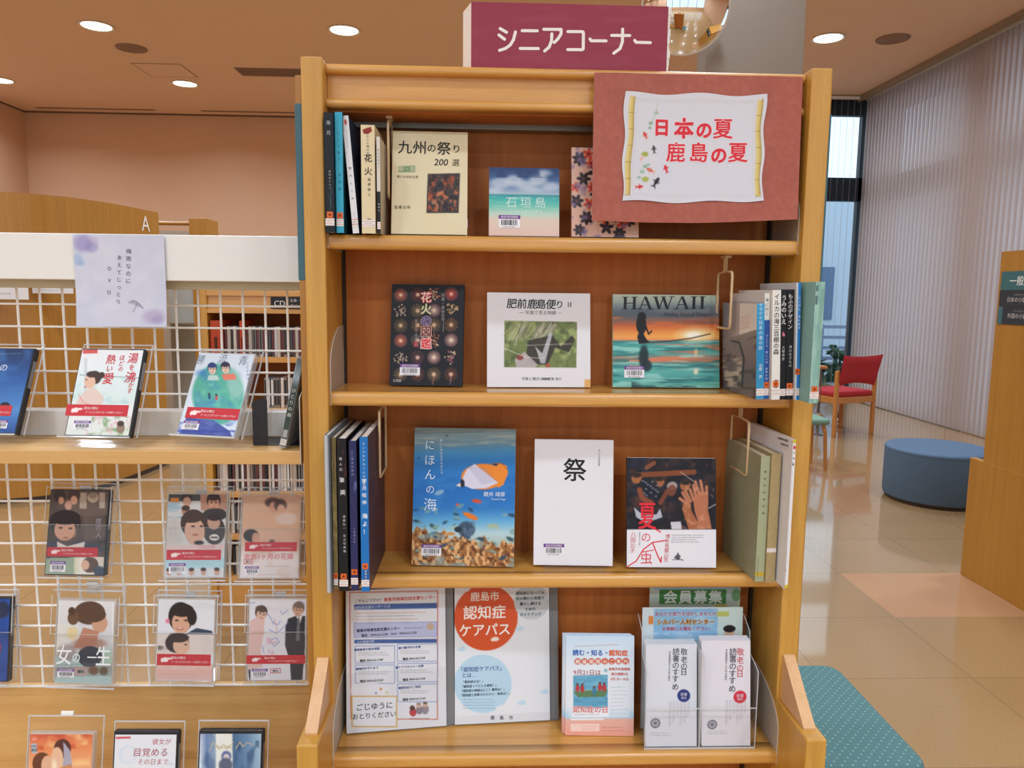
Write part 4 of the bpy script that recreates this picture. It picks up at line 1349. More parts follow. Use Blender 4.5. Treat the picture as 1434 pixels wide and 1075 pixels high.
face_book('sunset_picture_book', a, .012, .3745, 1.513, S2, -.5, 9.5, 'wide picture book with a sunset sea and a dark silhouette, second shelf', '#c9d2c8', spine='#a9c4bc', code=(873.5, 514.5, 901.5, 530.5))

# ------------------------------------------------------------------ third shelf, facing out
a = Art(((585.7, 603.9), (725.2, 609.4), (720.1, 796.6), (576.2, 793)), .211, .283, '#2f7dc0')
a.grad([(604, '#7d8a88'), (622, '#6d8790'), (634, '#4f83a4'), (640, '#3f86b8'), (650, '#2a78bd'), (690, '#1f6bbb'), (715, '#2a78c2'), (735, '#6bb0da'), (750, '#b5d2d8'), (765, '#a9bdb5'), (800, '#8a7a5a')])
a.noise(30, 3, '#a8a89a', .55, 2, .5, 4, (570, 604, 730, 632)); a.noise(20, 9, '#3f8fd0', .4, 12, .5, 3, (570, 634, 730, 720))
B_ = (570, 742, 730, 800)
yy = lambda x: 742 + (x - 580) * .20
m = np.clip((a.Y - (742 + (a.X - 580) * .17 + 4 * np.sin(a.X * .21) + 3 * np.sin(a.X * .47))) / 2, 0, 1)
a.mix(m, '#a06a38')
a.noise(4, 5, '#d9a065', .95, 5, .48, 6, B_) if False else None
n_ = a._noise(3.2, 5, 5); a.mix(m * np.clip((n_ - .5) * 5, 0, 1), '#dfae74'); n_ = a._noise(3.5, 4, 6); a.mix(m * np.clip((n_ - .6) * 6, 0, 1), '#6a4024'); n_ = a._noise(14, 10, 16); a.mix(m * np.clip((n_ - .62) * 6, 0, 1) * .7, '#8aa0a0')
rg = random.Random(9)
for i in range(70):
    x = rg.uniform(582, 722); y = rg.uniform(712, 790) if i > 16 else rg.uniform(612, 700)
    if i <= 16 and 640 < x and y > 640:
        continue
    s_ = rg.uniform(1.5, 4.5) if y > 700 else rg.uniform(1, 2)
    a.ell(x, y, s_ * 1.3, s_ * .6, rg.choice(('#27435f', '#6f9a9c', '#a9bcae', '#2f4a52', '#5d8a96', '#86a8a0')), .85, 1.5, rg.uniform(-30, 40))
a.ell(655, 744, 12, 11, '#3a4d62', .95, 3); a.noise(4, 4, '#5c7590', .8, 8, .5, 5, (643, 733, 668, 758)); a.ell(643, 744, 5, 4, '#1d2a35', .95)
a.ell(661, 726, 11, 3.6, '#e07a2a', 1, 1.2, 24); a.ell(670, 705.5, 7, 2.6, '#c8533a', 1, 1.2, 10); a.ell(633, 750, 6, 2.4, '#d08a48', .95); a.ell(643, 710, 2.4, 1.8, '#d05a40'); a.ell(618, 693, 7, 3.2, '#8fb2cc', .9, 1.5, -20)
a.ell(720, 748, 5, 4, '#86a8a8', .9); a.ell(692, 740, 8, 3.5, '#a8b89a', .9)
a.ell(679, 672.5, 30, 17.5, '#e6862a'); a.poly([(700, 654), (712, 658), (714, 668), (707, 684), (700, 688), (690, 678)], '#e88a2c')
a.poly([(650, 676), (657, 662), (668, 655), (684, 668), (700, 681), (684, 688), (664, 689), (653, 684)], '#d6d3e4')
for q in range(8):
    a.line([(659 + q * 3.2, 661 + q * .4 - 3), (679 + q * 2.6, 683 - q * .6)], .7, '#8f8fb0', .8)
a.ell(650.5, 681, 3, 5.5, '#22222c'); a.poly([(641, 684), (648, 680), (648, 686)], '#e5cdbd'); a.ell(697, 656, 3.2, 1.6, '#2a2420'); a.line([(690, 655), (706, 655), (713, 664)], 1.1, '#a85a1a', .8)
for ch, y, s_ in (('に', 628, 15), ('ほ', 648.5, 16), ('ん', 668, 16), ('の', 688.5, 13), ('海', 709.5, 19)):
    a.text(ch, 606.5 - (y - 628) * .02, y, s_, '#dfe8f2', -.004)
a.text('美しい海の生きものたち', 622, 644, 4.2, '#c6d6e4', vert=True)
a.text('鍵井 靖章', 694.5, 696.5, 7, '#dfe8f2'); a.text('Yasuaki Kagii', 700, 703, 3.8, '#cfdcea')
face_book('sea_picture_book', a, .014, -.044, 1.476, S3, -3.5, 11, 'large blue book with an orange and white fish over a coral reef, third shelf', '#9fb4c4', code=(591, 764.5, 619, 780))

a = Art(((745.4, 620.6), (855.5, 623.6), (858.4, 797.3), (747.3, 795.3)), .163, .258, '#e4e4ea', mat='print_matte')
a.text('祭', 802.5, 664, 34, '#1d1b1c', .012)
a.text('まつりの写真集', 836, 647, 3.2, '#6a686c', vert=True)
face_book('festival_photo_book', a, .020, .1835, 1.4695, S3, -2.5, 9, 'plain white book with one large black character, middle of the third shelf', '#e0e0e4', code=(761, 766, 790, 782))

a = Art(((868.8, 644.8), (988, 645.8), (1003.6, 799), (877.3, 797.8)), .184, .224, '#e5e5ec')
a.rect(860, 640, 1010, 743.5, '#17151c')
B_ = (866, 645, 1000, 743)
a.noise(16, 14, '#3a2a28', .9, 3, .5, 4, B_); a.noise(9, 9, '#5a3426', .7, 13, .56, 5, B_); a.noise(12, 10, '#23263a', .8, 23, .55, 5, B_)
a.line([(884, 668), (960, 664)], 7, '#8a4a26', .9); a.line([(896, 658), (905, 652)], 6, '#8a4f30', .9)
for x, y, r_ in ((883, 672, 7), (914, 677, 7), (950, 682, 7)):
    a.ell(x, y, r_, r_ * 1.1, '#a8683f', .95, 2); a.ell(x, y - 4, r_ * .9, r_ * .5, '#1a1512', .9, 2)
a.ell(932, 683, 7, 6, '#b5aaa8', .9, 2); a.ell(932, 689, 6, 8, '#7a4230', .9, 2); a.ell(900, 688, 14, 16, '#191a26', .9, 3)
for q in range(14):
    a.ell(892 + (q * 7) % 22, 676 + (q * 5) % 24, 1.6, 1.2, '#8f9cb4', .7)
a.line([(888, 688), (893, 700), (905, 706)], 7, '#8a4a30', .95); a.line([(926, 690), (918, 706)], 6, '#7a3f2a', .95)
a.poly([(882, 712), (896, 724), (914, 722), (918, 714), (922, 726), (900, 734), (886, 726)], '#b9bccc', .95); a.poly([(934, 733), (948, 732), (950, 743), (936, 743)], '#d5d5de', .95)
hand = '#b5704f'
a.poly([(976, 743), (992, 743), (984, 716), (982, 692), (970, 690), (962, 700), (966, 718)], hand); a.poly([(960, 743), (978, 743), (962, 718), (958, 706), (950, 704), (948, 714)], '#a5633f')
for p in (((966, 698), (961, 682)), ((970, 694), (963, 677)), ((975, 693), (970, 676)), ((980, 694), (979, 684)), ((955, 708), (944, 700)), ((956, 706), (947, 692)), ((959, 704), (951, 690)), ((963, 702), (957, 688))):
    a.line(p, 4.0, '#bd7a58', .95)
a.noise(6, 6, '#d9a184', .5, 41, .6, 5, (945, 680, 990, 743)); a.line([(984, 714), (994, 708)], 1.2, '#d8d4d4', .8); a.line([(942, 664), (960, 676)], 1.2, '#c8b4a8', .7)
a.text('夏', 901, 724, 27, '#e22a38', .012, sy=1.45, sx=.9); a.line([(905, 738), (921, 747)], 1.8, '#e22a38')
a.text('の', 901.5, 754.5, 14, '#d8343c', -.002)
for p in (((878, 797), (890, 789), (899, 772), (911, 762), (929, 759)), ((911, 762), (920, 782), (925, 791), (925, 783))):
    a.rod(p, 1.7, '#d8343c')
a.text('虫', 904, 785, 17, '#d8343c', .0); a.rod(((897, 776), (913, 773)), 1.4, '#d8343c')
a.text('八田公子', 883.5, 762, 7.4, '#c94a48', vert=True); a.text('博多祇園山笠', 931.5, 770, 6.4, '#c94a48', vert=True); a.text('Natsu no Kaze', 893, 757, 3, '#6a686c', rot=90)
a.dashes(937, 750, 982, 763, 4, '#5a585e', .65, 4)
a.line([(941, 787), (955, 787)], 1, '#33333a'); a.ell(948, 783, 4, 3.4, '#4a4a52', .9, 1); a.line([(943, 784), (956, 788)], .9, '#33333a'); a.ell(948, 779, 1.5, 2, '#4a4a52', .9)
face_book('summer_photo_book', a, .014, .3855, 1.4595, S3, -1.5, 9, 'book with raised hands on a dark photo above a white band with red brush title', '#e0e0e6', spine='#26242c')

# clear stands under the two right-hand books of the third shelf
def easel(x, y, z, yaw, lean, w_, label):
    t = root('acrylic_easel', (x, y, z + .0012), label, 'book stand', 'clear stands on the third shelf', R(yaw))
    b = MB(); b.box((-w_ / 2, -.014, 0), (w_ / 2, .055, .0016), 'acrylic_clear'); b.build('base_plate', t)
    b = MB(); b.box((-w_ / 2, -.016, 0), (w_ / 2, -.014, .014), 'acrylic_clear'); b.build('front_lip', t)
    b = MB(); M = Matrix.Translation((0, .052, 0)) @ Matrix.Rotation(-R(lean), 4, 'X'); b.box((-w_ / 2, 0, .001), (w_ / 2, .002, .15), 'acrylic_clear', M=M); b.build('back_plate', t)
for o_ in ((.186, 1.4675, -2.5, .13, 'clear stand holding the plain white book'), (.388, 1.4575, -1.5, .15, 'clear stand holding the book with raised hands')):
    easel(o_[0], o_[1] + .0, S3, o_[2], 9, o_[3], o_[4])
for o in list(COL.objects):
    if o.name.startswith(('festival_photo_book', 'summer_photo_book')) and o.parent is None:
        o.location.z += .0030

# ------------------------------------------------------------------ spine-out books
def sp(x0, x1, y0, y1, th, h_, base, **k):
    return Art((x0, y0, x1, y1), th, h_, base, .8, **k)
GT = 'spine-out books at the left of the top shelf'
a = sp(446, 464, 159, 326, .0165, .212, '#15181d')
a.text('海月', 455, 180, 9, '#b9bdc0', vert=True, step=14); a.text('月刊ダイバー', 456, 252, 4.4, '#c9cccd', vert=True); a.line([(459, 262), (455, 300)], 1.2, '#5a7a8a', .7); a.line([(452, 272), (460, 290)], 1, '#5a7a8a', .6)
spine_book('slim_black_book', a, .15, -.2860, 1.398, S1, 0, 'slim black book at the far left of the top shelf', '#1d2c38', call=.012, genre=.026, group=GT)
a = sp(462, 477, 158, 327, .0135, .2155, '#39a7c4')
a.text('たびの島々', 469, 205, 6, '#2a6f86', vert=True, step=9); a.text('写真集', 470, 255, 6, '#2a6f86', vert=True, step=10)
spine_book('cyan_book', a, .15, -.2695, 1.408, S1, 0, 'cyan spined book second from the left on the top shelf', '#1f4a57', call=.012, genre=.026, group=GT)
a = sp(481, 503, 163, 328, .0115, .212, '#e6e7ea')
a.ell(491.5, 172, 4, 4, '#c8434a'); a.text('すぐわかる', 492, 195, 5, '#3a4a78', vert=True); a.text('空のしくみ', 492, 257, 9.5, '#2c3a6a', .01, vert=True, step=10.5); a.text('武田康男', 492, 305, 4, '#3a4a78', vert=True)
spine_book('white_blue_book', a, .15, -.2425, 1.419, S1, 0, 'white spined book with blue sides leaning left on the top shelf', '#263552', roll=-4.6, call=.012, group=GT, callh=.018)
a = sp(504, 527, 177.5, 328, .025, .195, '#e0d2ac')
a.poly([(507, 184), (513, 182), (521, 180), (523, 186), (516, 190), (509, 190)], '#8c3024'); a.text('ものと人間の文化史', 515.5, 207, 4.4, '#4a4030', vert=True)
a.text('花', 516, 223, 14, '#25201a', .01); a.text('火', 516, 241, 14, '#25201a', .01); a.text('福澤徹三', 517, 263, 5.6, '#3a3226', vert=True, step=7); a.ell(516.5, 310, 4, 3, '#3a3430', .9)
spine_book('cream_book', a, .14, -.2180, 1.4135, S1, 0, 'thick cream book with a black two character title on the top shelf', '#d9caa2', call=.012, group=GT, pages='page_cream')
a = sp(526, 533.5, 192, 327, .0062, .174, '#d8d4ca')
a.rect(520, 268, 540, 330, '#1c1b1f'); a.text('花火のはなし', 530, 222, 4.4, '#4a4640', vert=True); a.text('講談社', 530, 290, 4, '#d4d0cc', vert=True)
spine_book('thin_book', a, .14, -.1985, 1.410, S1, 0, 'thin book with half white half black spine on the top shelf', '#c8bda4', call=.008, group=GT)

GR = 'spine-out books at the right of the second shelf'
YW = 3.0
a = sp(1059, 1070, 426, 560, .0148, .178, '#2f8fc4')
a.grad([(426, '#3f9fd0'), (500, '#2a86ba'), (560, '#3f97c2')]); a.text('ヤマケイ', 1064.5, 437, 5.6, '#d8ecf4', vert=True); a.text('日本の渚の旅', 1064.5, 470, 6, '#d8ecf4', vert=True, step=7); a.text('加藤 真', 1065, 520, 5, '#d8ecf4', vert=True)
L_ = Art(((1009, 400), (1059, 426), (1059, 560), (1009, 543)), .17, .178, '#8c8a8c')
L_.rect(1000, 380, 1070, 462, '#e2dfdc'); L_.grad([(1005, '#5a6a80'), (1036, '#b0a4a4')], (1000, 400, 1036, 462), .9, True); L_.dashes(1038, 436, 1052, 456, 5, '#a85a52', .6, 3)
L_.grad([(462, '#8b8788'), (490, '#85797c'), (530, '#6d6668'), (560, '#7b7678')], (1000, 462, 1070, 565)); L_.noise(14, 7, '#d8cdb8', .8, 3, .5, 4, (1005, 490, 1040, 560)); L_.noise(10, 6, '#4a4444', .7, 13, .55, 5, (1005, 468, 1059, 560)); L_.line([(1024, 468), (1036, 474), (1043, 500), (1040, 540)], 2, '#2f3a3c')
spine_book('blue_photo_book', a, .17, .5130, 1.358, S2, YW, 'blue spined book with grey shore photo side, first of the row on the second shelf', '#a09a9a', left=L_, call=.007, roll=-2.4, group=GR)
a = sp(1071, 1080, 411, 559, .0098, .197, '#e4e2dc')
a.rect(1060, 448, 1090, 560, '#2d56a0'); a.text('海に行く', 1075, 430, 6.2, '#4a4a4a', vert=True); a.text('せとうち 美しい村 四季の旅', 1075.5, 500, 4.4, '#c9d4ea', vert=True)
L_ = Art(((1025, 396), (1071, 411), (1071, 559), (1025, 540)), .17, .197, '#d6d3d0')
spine_book('white_and_blue_book', a, .17, .5272, 1.364, S2, YW, 'white and blue spined book second in the right row of the second shelf', '#d6d3d0', left=L_, call=.007, genre=.021, roll=-2.4, group=GR)
a = sp(1080.5, 1092.5, 407, 560.5, .0160, .203, '#e7e4de')
for ch, y in zip('イルカの海三百樹の森', np.linspace(416, 493, 10)):
    a.text(ch, 1086.5, y, 8.4, '#2b2b2d', .006)
a.text('宇藤', 1087, 538, 6, '#2b2b2d', .02, vert=True)
spine_book('wide_white_book', a, .16, .5415, 1.355, S2, YW, 'wide white spined book with large black title, third in the right row', '#dedbd5', call=.008, genre=.024, roll=-2.4, group=GR)
a = sp(1093, 1102, 407, 559, .0113, .203, '#1b1a1d')
a.text('うみのいえ', 1098, 434, 8.4, '#e0dcd8', .012, vert=True, step=8.2); a.poly([(1096, 467), (1098, 464), (1101, 470), (1097, 471)], '#d8788a'); a.text('大塚幸彦', 1098, 494, 5, '#c4c0bc', vert=True)
spine_book('black_sea_book', a, .16, .5556, 1.358, S2, YW, 'black spined book with white hiragana title and pink dot', '#1b1a1d', call=.007, roll=-2.4, group=GR)
a = sp(1102, 1113, 406, 559, .0138, .204, '#1a191c')
a.text('もふのデザイン', 1107, 436, 7.6, '#dcd8d4', .01, vert=True, step=7.0); a.text('海の生きもの', 1108, 498, 5, '#c4c0bc', vert=True)
spine_book('black_design_book', a, .15, .5686, 1.3575, S2, YW, 'black spined book right of the one with the pink dot', '#1a191c', call=.008, genre=.020, roll=-2.4, group=GR)
a = sp(1113, 1121, 396, 561, .0085, .217, '#2f80c8')
a.grad([(1113, '#d3d6dc'), (1115.4, '#d3d6dc'), (1115.9, '#2f80c8'), (1124, '#2878c0')], None, 1, True); a.text('にっぽん 海の風景', 1118.6, 438, 5, '#cfe0f2', vert=True)
L_ = Art(((1060, 396), (1113, 398), (1113, 561), (1060, 545)), .16, .217, '#c9cacc')
spine_book('tall_blue_book', a, .16, .5806, 1.3515, S2, YW, 'tall white book with bright blue strip near the right end of the row', '#c9cacc', left=L_, call=.009, genre=.048, roll=-2.4, group=GR)
a = sp(1121, 1142, 397, 565, .0170, .218, '#84ada5')
a.grad([(1121, '#9fc4bd'), (1128, '#86b3aa'), (1142, '#7fa79a')], None, 1, True); a.noise(7, 18, '#a8cdbf', .6, 4, .5, 4); a.noise(5, 12, '#6f9a94', .5, 14, .55, 4); a.rect(1121.5, 402, 1127, 410, '#4d6264', .8); a.rect(1121.5, 416, 1127, 428, '#4d6264', .8)
spine_book('sea_green_book', a, .19, .5954, 1.314, S2, YW, 'tall sea green book at the right end, sticking out before the upright', '#84ada5', call=.008, genre=.020, group=GR)

GL = 'spine-out books at the left of the third shelf'
a = sp(453, 464, 610, 831, .0085, .300, '#a7aab0')
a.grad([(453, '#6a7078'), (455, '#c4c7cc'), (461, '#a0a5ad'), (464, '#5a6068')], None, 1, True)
spine_book('grey_booklet', a, .205, -.2890, 1.346, S3, 0, 'thin glossy grey booklet against the left upright, third shelf', '#7a8592', group=GL)
a = sp(463, 474, 612, 826, .0080, .293, '#7a6a42')
a.noise(6, 9, '#a8935c', .7, 2, .5, 4); a.text('祭礼の記録', 468, 660, 5, '#3a3018', vert=True)
spine_book('gold_book', a, .21, -.2790, 1.360, S3, 0, 'thin gold brown spined book, second at the left of the third shelf', '#8a8470', call=.010, genre=.022, group=GL)
a = sp(472, 491, 615, 828, .0165, .292, '#17161a')
a.noise(6, 8, '#7a2f38', .6, 5, .58, 5, (470, 618, 492, 668)); a.text('職人伝', 479, 650, 7, '#d4d0d0', .0, vert=True); a.text('筆', 481, 672, 12, '#e8e4e2', .0); a.text('美', 482.5, 689, 13, '#e8e4e2', .0); a.text('遠藤弘一 花火写真集', 484.5, 747, 6.2, '#d0cccc', vert=True, step=5.4)
spine_book('black_festival_book', a, .21, -.2635, 1.3555, S3, 0, 'black spined book with white brush title at the left of the third shelf', '#17161a', call=.009, genre=.023, group=GL)
a = sp(491, 505, 616.5, 826, .0135, .287, '#2b2f5c')
a.noise(5, 12, '#8f96c4', .5, 5, .58, 5, (490, 630, 506, 690)); a.text('日本の花火', 497, 652, 5, '#a8acd0', vert=True); a.text('小野里公成', 499, 748, 4.4, '#9fa3c8', vert=True)
spine_book('navy_book', a, .21, -.2440, 1.3595, S3, 0, 'navy spined book with faint violet streaks, third shelf left', '#23264a', call=.011, genre=.030, group=GL)
a = sp(505, 519, 612.7, 829, .0150, .296, '#1f73bd')
a.text('ダンプねずみくんの冒険', 512, 650, 4.6, '#e2ecf4', vert=True, step=5.6); a.text('望月昭伸', 512, 688, 8, '#e8f0f6', .012, vert=True, step=10); a.text('海よ！', 512.5, 733, 10, '#eef4f8', .016, vert=True, step=11); a.rect(508, 790, 518.5, 817, '#2a5a9a', .7); a.text('学習研究社', 513, 804, 4, '#dde6f0', vert=True)
R_ = Art(((519, 612), (540, 600), (538, 786), (519, 829)), .22, .296, '#4a3a44')
R_.noise(9, 12, '#5a4650', .7, 3); R_.text('海', 528, 690, 8, '#6a5a62')
spine_book('bright_blue_book', a, .22, -.2225, 1.3520, S3, 0, 'tall bright blue spined book with purple brown side, third shelf left', '#4a3a44', right=R_, call=.010, genre=.044, group=GL)

GG = 'spine-out books at the right of the third shelf'
a = sp(1061, 1082, 640, 815, .0185, .253, '#a5aa88')
a.text('鹿島市史資料編', 1072, 690, 6, '#5a5c48', vert=True, step=9.5); a.text('鹿島市教育委員会', 1066, 795, 3.6, '#5a5c48', vert=True); a.rect(1061, 802, 1082, 807, '#c9a630')
L_ = Art(((1033, 615), (1074, 640), (1057, 815), (1011, 773)), .18, .253, '#8f9378')
L_.noise(10, 14, '#999d82', .5, 4); L_.rect(1000, 808, 1090, 812, '#8f9378')
spine_book('sage_green_book', a, .18, .5450, 1.3955, S3, 2.5, 'thick sage green book held by the wire loop, third shelf right', '#8f9378', left=L_, group=GG, pages='page_cream')
a = sp(1077, 1096, 636, 817, .0190, .258, '#ab966c')
a.noise(4, 5, '#b9a67c', .5, 3); a.rect(1071, 768, 1100, 774, '#e4dcd8')
spine_book('khaki_book', a, .17, .5645, 1.3915, S3, 2.5, 'khaki cloth book between the green and the white book, third shelf right', '#a08c64', group=GG, pages='page_cream')
a = sp(1101, 1121, 616, 824, .0095, .292, '#ececee')
a.rect(1096, 616, 1124, 621, '#d9c832'); a.ell(1116, 627, 5, 2.6, '#d83a4a'); a.text('の地図', 1114, 642, 8, '#2d2a2c', .02, vert=True, step=8); a.text('知る・歩く・たのしむ', 1112, 668, 4.6, '#44424a', vert=True, step=4.6); a.text('鹿島の自然', 1108, 775, 5, '#3a4a8c', vert=True); a.ell(1106, 799, 4, 3, '#c8404a'); a.text('新評論', 1105, 808, 4, '#3a3a3e', vert=True); a.rect(1096, 820, 1124, 826, '#d9c832')
L_ = Art(((1061, 590), (1113, 616), (1104, 824), (1088, 820)), .215, .292, '#dfe0e4', cell=1.0)
L_.rect(1098, 621, 1108, 630, '#55525a', .8); L_.rect(1101, 640, 1108, 648, '#55525a', .7); L_.dashes(1101, 650, 1109, 660, 3, '#a85a6a', .6, 2)
spine_book('thin_white_book', a, .20, .5845, 1.3640, S3, 3.0, 'tall thin white book with yellow ends, rightmost on the third shelf', '#e2e3e6', left=L_, group=GG)
# ================================================================== signs on the bookcase
t = root('topic_sign', (.1535, 1.452, 1.9185), 'maroon sign with white katakana standing on top of the bookcase', 'sign')
a = Art(((660.5, 1.6), (937.3, 5.9), (936.3, 99.3), (659.6, 95)), .368, .118, '#93394c', 3, 'print_matte')
a.noise(40, 8, '#9c465a', .6, 3, .5, 3)
px_ = lambda x, y: (640 + x / 4.481, y / 4.481)
K = 4.6
for pl in (((272, 175), (312, 198)), ((264, 215), (300, 242)), ((268, 312), (305, 300), (335, 278), (355, 245), (368, 195)),
           ((410, 187), (505, 187)), ((398, 299), (512, 299)), ((546, 177), (655, 177), (655, 205), (635, 238), (612, 260)), ((597, 205), (595, 250), (580, 290), (552, 314)),
           ((698, 190), (790, 190), (796, 196), (796, 298), (790, 304), (698, 304)), ((838, 236), (846, 247), (940, 247)), ((975, 212), (1090, 212)), ((1044, 172), (1044, 250), (1030, 295), (990, 325)), ((1122, 242), (1130, 254), (1222, 256))):
    a.rod([px_(*p) for p in pl], 19 / 4.481, '#f0ece8')
b = MB(); a.emit(b); b.box((-.184, .0004, 0), (.184, .004, .118), 'print_matte', hx('#93394c')); b.build('front_sheet', t)
b = MB()
wl = [(-.184, .004), (.186, .004), (.189, .05), (-.200, .05)]
n = len(wl)
b.prism(wl, 0, .1165, 'foam_white', 'z')
for i in range(9):                                    # torn white paper edge on the right side
    z = i * .013
    b.box((.184, .0005 + .001 * (i % 2), z), (.1875 + .0012 * ((i * 7) % 3), .006, z + .0131), 'foam_white')
b.prism([(-.184, .0005), (-.1835, .0005), (-.1835, .005), (-.198, .05), (-.2005, .05)], 0, .1168, 'foam_white', 'z')
b.build('foam_block', t)

t = root('season_sign', (.3935, 1.4245, 1.6435), 'large terracotta board with white poster in red Japanese letters hanging on the bookcase front', 'sign')
a = Art(((830.5, 100.3), (1123, 109), (1119.7, 311.7), (833, 306)), .391, .2645, '#a65a4a', 2.5, 'print_gloss')
a.noise(5, 5, '#b06554', .6, 3, .45, 4); a.noise(30, 30, '#9a4f42', .35, 13, .5, 3)
def sag(P):
    P = P.copy()
    u = P[:, 0] / .1955; v = P[:, 2] / .2645
    P[:, 2] += (-.0065 * (1 - v) * (1 - u) * .35 - .004 * (1 - v) * np.sin((u + 1) * 1.5)) + .004 * (1 - v) * np.clip(u, 0, 1)
    P[:, 1] += -.010 * (1 - v) ** 2 * (1 + .3 * np.sin(u * 3)) + .0012 * np.sin(u * 9 + v * 5)
    return P
a.warp = sag
b = MB(); a.emit(b)
a2 = Art((0, 0, 10, 10), .391, .2645, '#d8b8ae', .4, 'print_gloss'); a2.warp = sag
a2.emit(b, lambda P: P + (0, .0022, 0))
for edge in (0, 1):                                  # pale cut edge of the board
    q = np.linspace(-1, 1, 30)
    if edge == 0:
        base_ = np.stack([q * .1955, np.zeros(30), np.zeros(30)], -1)
    else:
        base_ = np.stack([np.full(30, .1955), np.zeros(30), (q + 1) / 2 * .2645], -1)
    p0 = sag(base_); p1 = p0 + (0, .0022, 0)
    i = np.arange(29); b.add(np.concatenate([p0, p1]), [np.stack([i, i + 1, i + 31, i + 30], 1)], 'print_gloss', hx('#dcc0b6'))
b.build('terracotta_board', t)
a = Art(((869.6, 130.3), (1069.2, 131), (1067.2, 279.1), (875.4, 278.5)), .2645, .1925, '#d7d9e2', 1.0, 'print_matte')
pp = lambda x, y: (860 + x / 6.323, 120 + y / 6.323)
X_ = lambda x: 860 + x / 6.323
Y_ = lambda y: 120 + y / 6.323
a.rect(X_(70), Y_(75), X_(1325), Y_(1000), '#d5d7e0'); a.noise(30, 40, '#c6d4e6', .35, 3, .5, 3, (X_(180), Y_(430), X_(520), Y_(950)))
for x in (133, 1268):
    a.rect(X_(x - 24), Y_(104 if x < 500 else 118), X_(x + 22), Y_(952 if x < 500 else 965), '#d3bd72'); a.rect(X_(x + 12), Y_(104), X_(x + 24), Y_(952), '#a8924f', .8); a.rect(X_(x - 18), Y_(110), X_(x - 8), Y_(950), '#e6d79a', .8)
    for q in range(6):
        a.line([pp(x - 24, 240 + q * 143 + (x > 500) * 12), pp(x + 24, 240 + q * 143 + (x > 500) * 12)], .7, '#8a7440', .8)
for q in range(60):
    x = 175 + q * 17.5
    a.line([pp(x, 112), pp(x, 145)], .5, '#b5a894', .6); a.line([pp(x, 940), pp(x, 965)], .5, '#c6b0ac', .5)
a.line([pp(175, 150), pp(180, 930)], .6, '#b9c0c8', .6); a.line([pp(1228, 140), pp(1222, 940)], .6, '#c6b4a8', .6)
a.line([pp(355, 150), pp(350, 235), pp(318, 310), pp(295, 375)], .5, '#8aa88c', .8)
for x, y, r_, c in ((350, 238, 3, '#9ab89a'), (305, 330, 3, '#86ac8a'), (298, 372, 2.4, '#86ac8a'), (270, 600, 4.6, '#9aa83e'), (285, 815, 4.8, '#a3ae48'), (278, 705, 3.4, '#86b49c'), (255, 750, 3.2, '#8ab8a4'), (305, 690, 2.4, '#8ab8a4'), (230, 800, 2.6, '#8ab4ae')):
    a.ell(*pp(x, y), r_, r_ * .75, c, .85, 1.4)
def fish(x, y, L_, ang, c, c2=None):
    t = R(ang); dx, dy = math.cos(t), math.sin(t); x, y = pp(x, y)
    a.ell(x, y, L_ * .5, L_ * .24, c, 1, 1, ang)
    for s_ in (-1, 1):
        a.poly([(x - dx * L_ * .35, y - dy * L_ * .35), (x - dx * L_ * .95 - dy * s_ * L_ * .38, y - dy * L_ * .95 + dx * s_ * L_ * .38), (x - dx * L_ * .75, y - dy * L_ * .75)], c2 or c)
        a.line([(x + dx * L_ * .1, y + dy * L_ * .1), (x - dx * L_ * .1 - dy * s_ * L_ * .42, y - dy * L_ * .1 + dx * s_ * L_ * .42)], 1.2, c2 or c)
fish(258, 430, 8, -120, '#c9342c', '#d96a48'); fish(345, 550, 8, -100, '#3a3a3e', '#55555a'); fish(320, 735, 9, 205, '#cf5a48', '#e0a090'); fish(458, 715, 8.5, -110, '#cf2a34'); fish(242, 880, 8, -5, '#cf2a30', '#d94a44'); fish(385, 830, 11, -60, '#2a2a2c', '#3a3a3c'); fish(243, 640, 6, 100, '#e0a49a', '#e8c0b6')
for ch, x, y, s_ in (('日', 405, 365, 24), ('本', 603, 370, 28), ('の', 780, 385, 24), ('夏', 948, 372, 29), ('鹿', 540, 580, 28), ('島', 745, 580, 28), ('の', 918, 605, 24), ('夏', 1087, 582, 29)):
    a.text(ch, *pp(x, y), s_, '#d8303f', .022 if ch in '夏鹿島' else .042, out=('#ecdade', .03))
def wavy(P):
    P = P.copy()
    u = P[:, 0] / .13225; v = P[:, 2] / .1925
    eu = np.abs(u) ** 6; ev = np.abs(2 * v - 1) ** 6
    P[:, 2] += ev * .0022 * np.sin(u * 6.2 + (v > .5) * 1.2); P[:, 0] += eu * .0022 * np.sin(v * 13 + (u > 0) * 2)
    P[:, 1] += -.0006 * ev * (1 + np.sin(u * 7)) - .0006 * eu * (1 + np.sin(v * 9))
    return P
a.warp = wavy
b = MB(); a.emit(b, lambda P: sag(P + (-.0062, 0, .0375)) + (0, -.0014, 0)); b.build('white_poster', t)

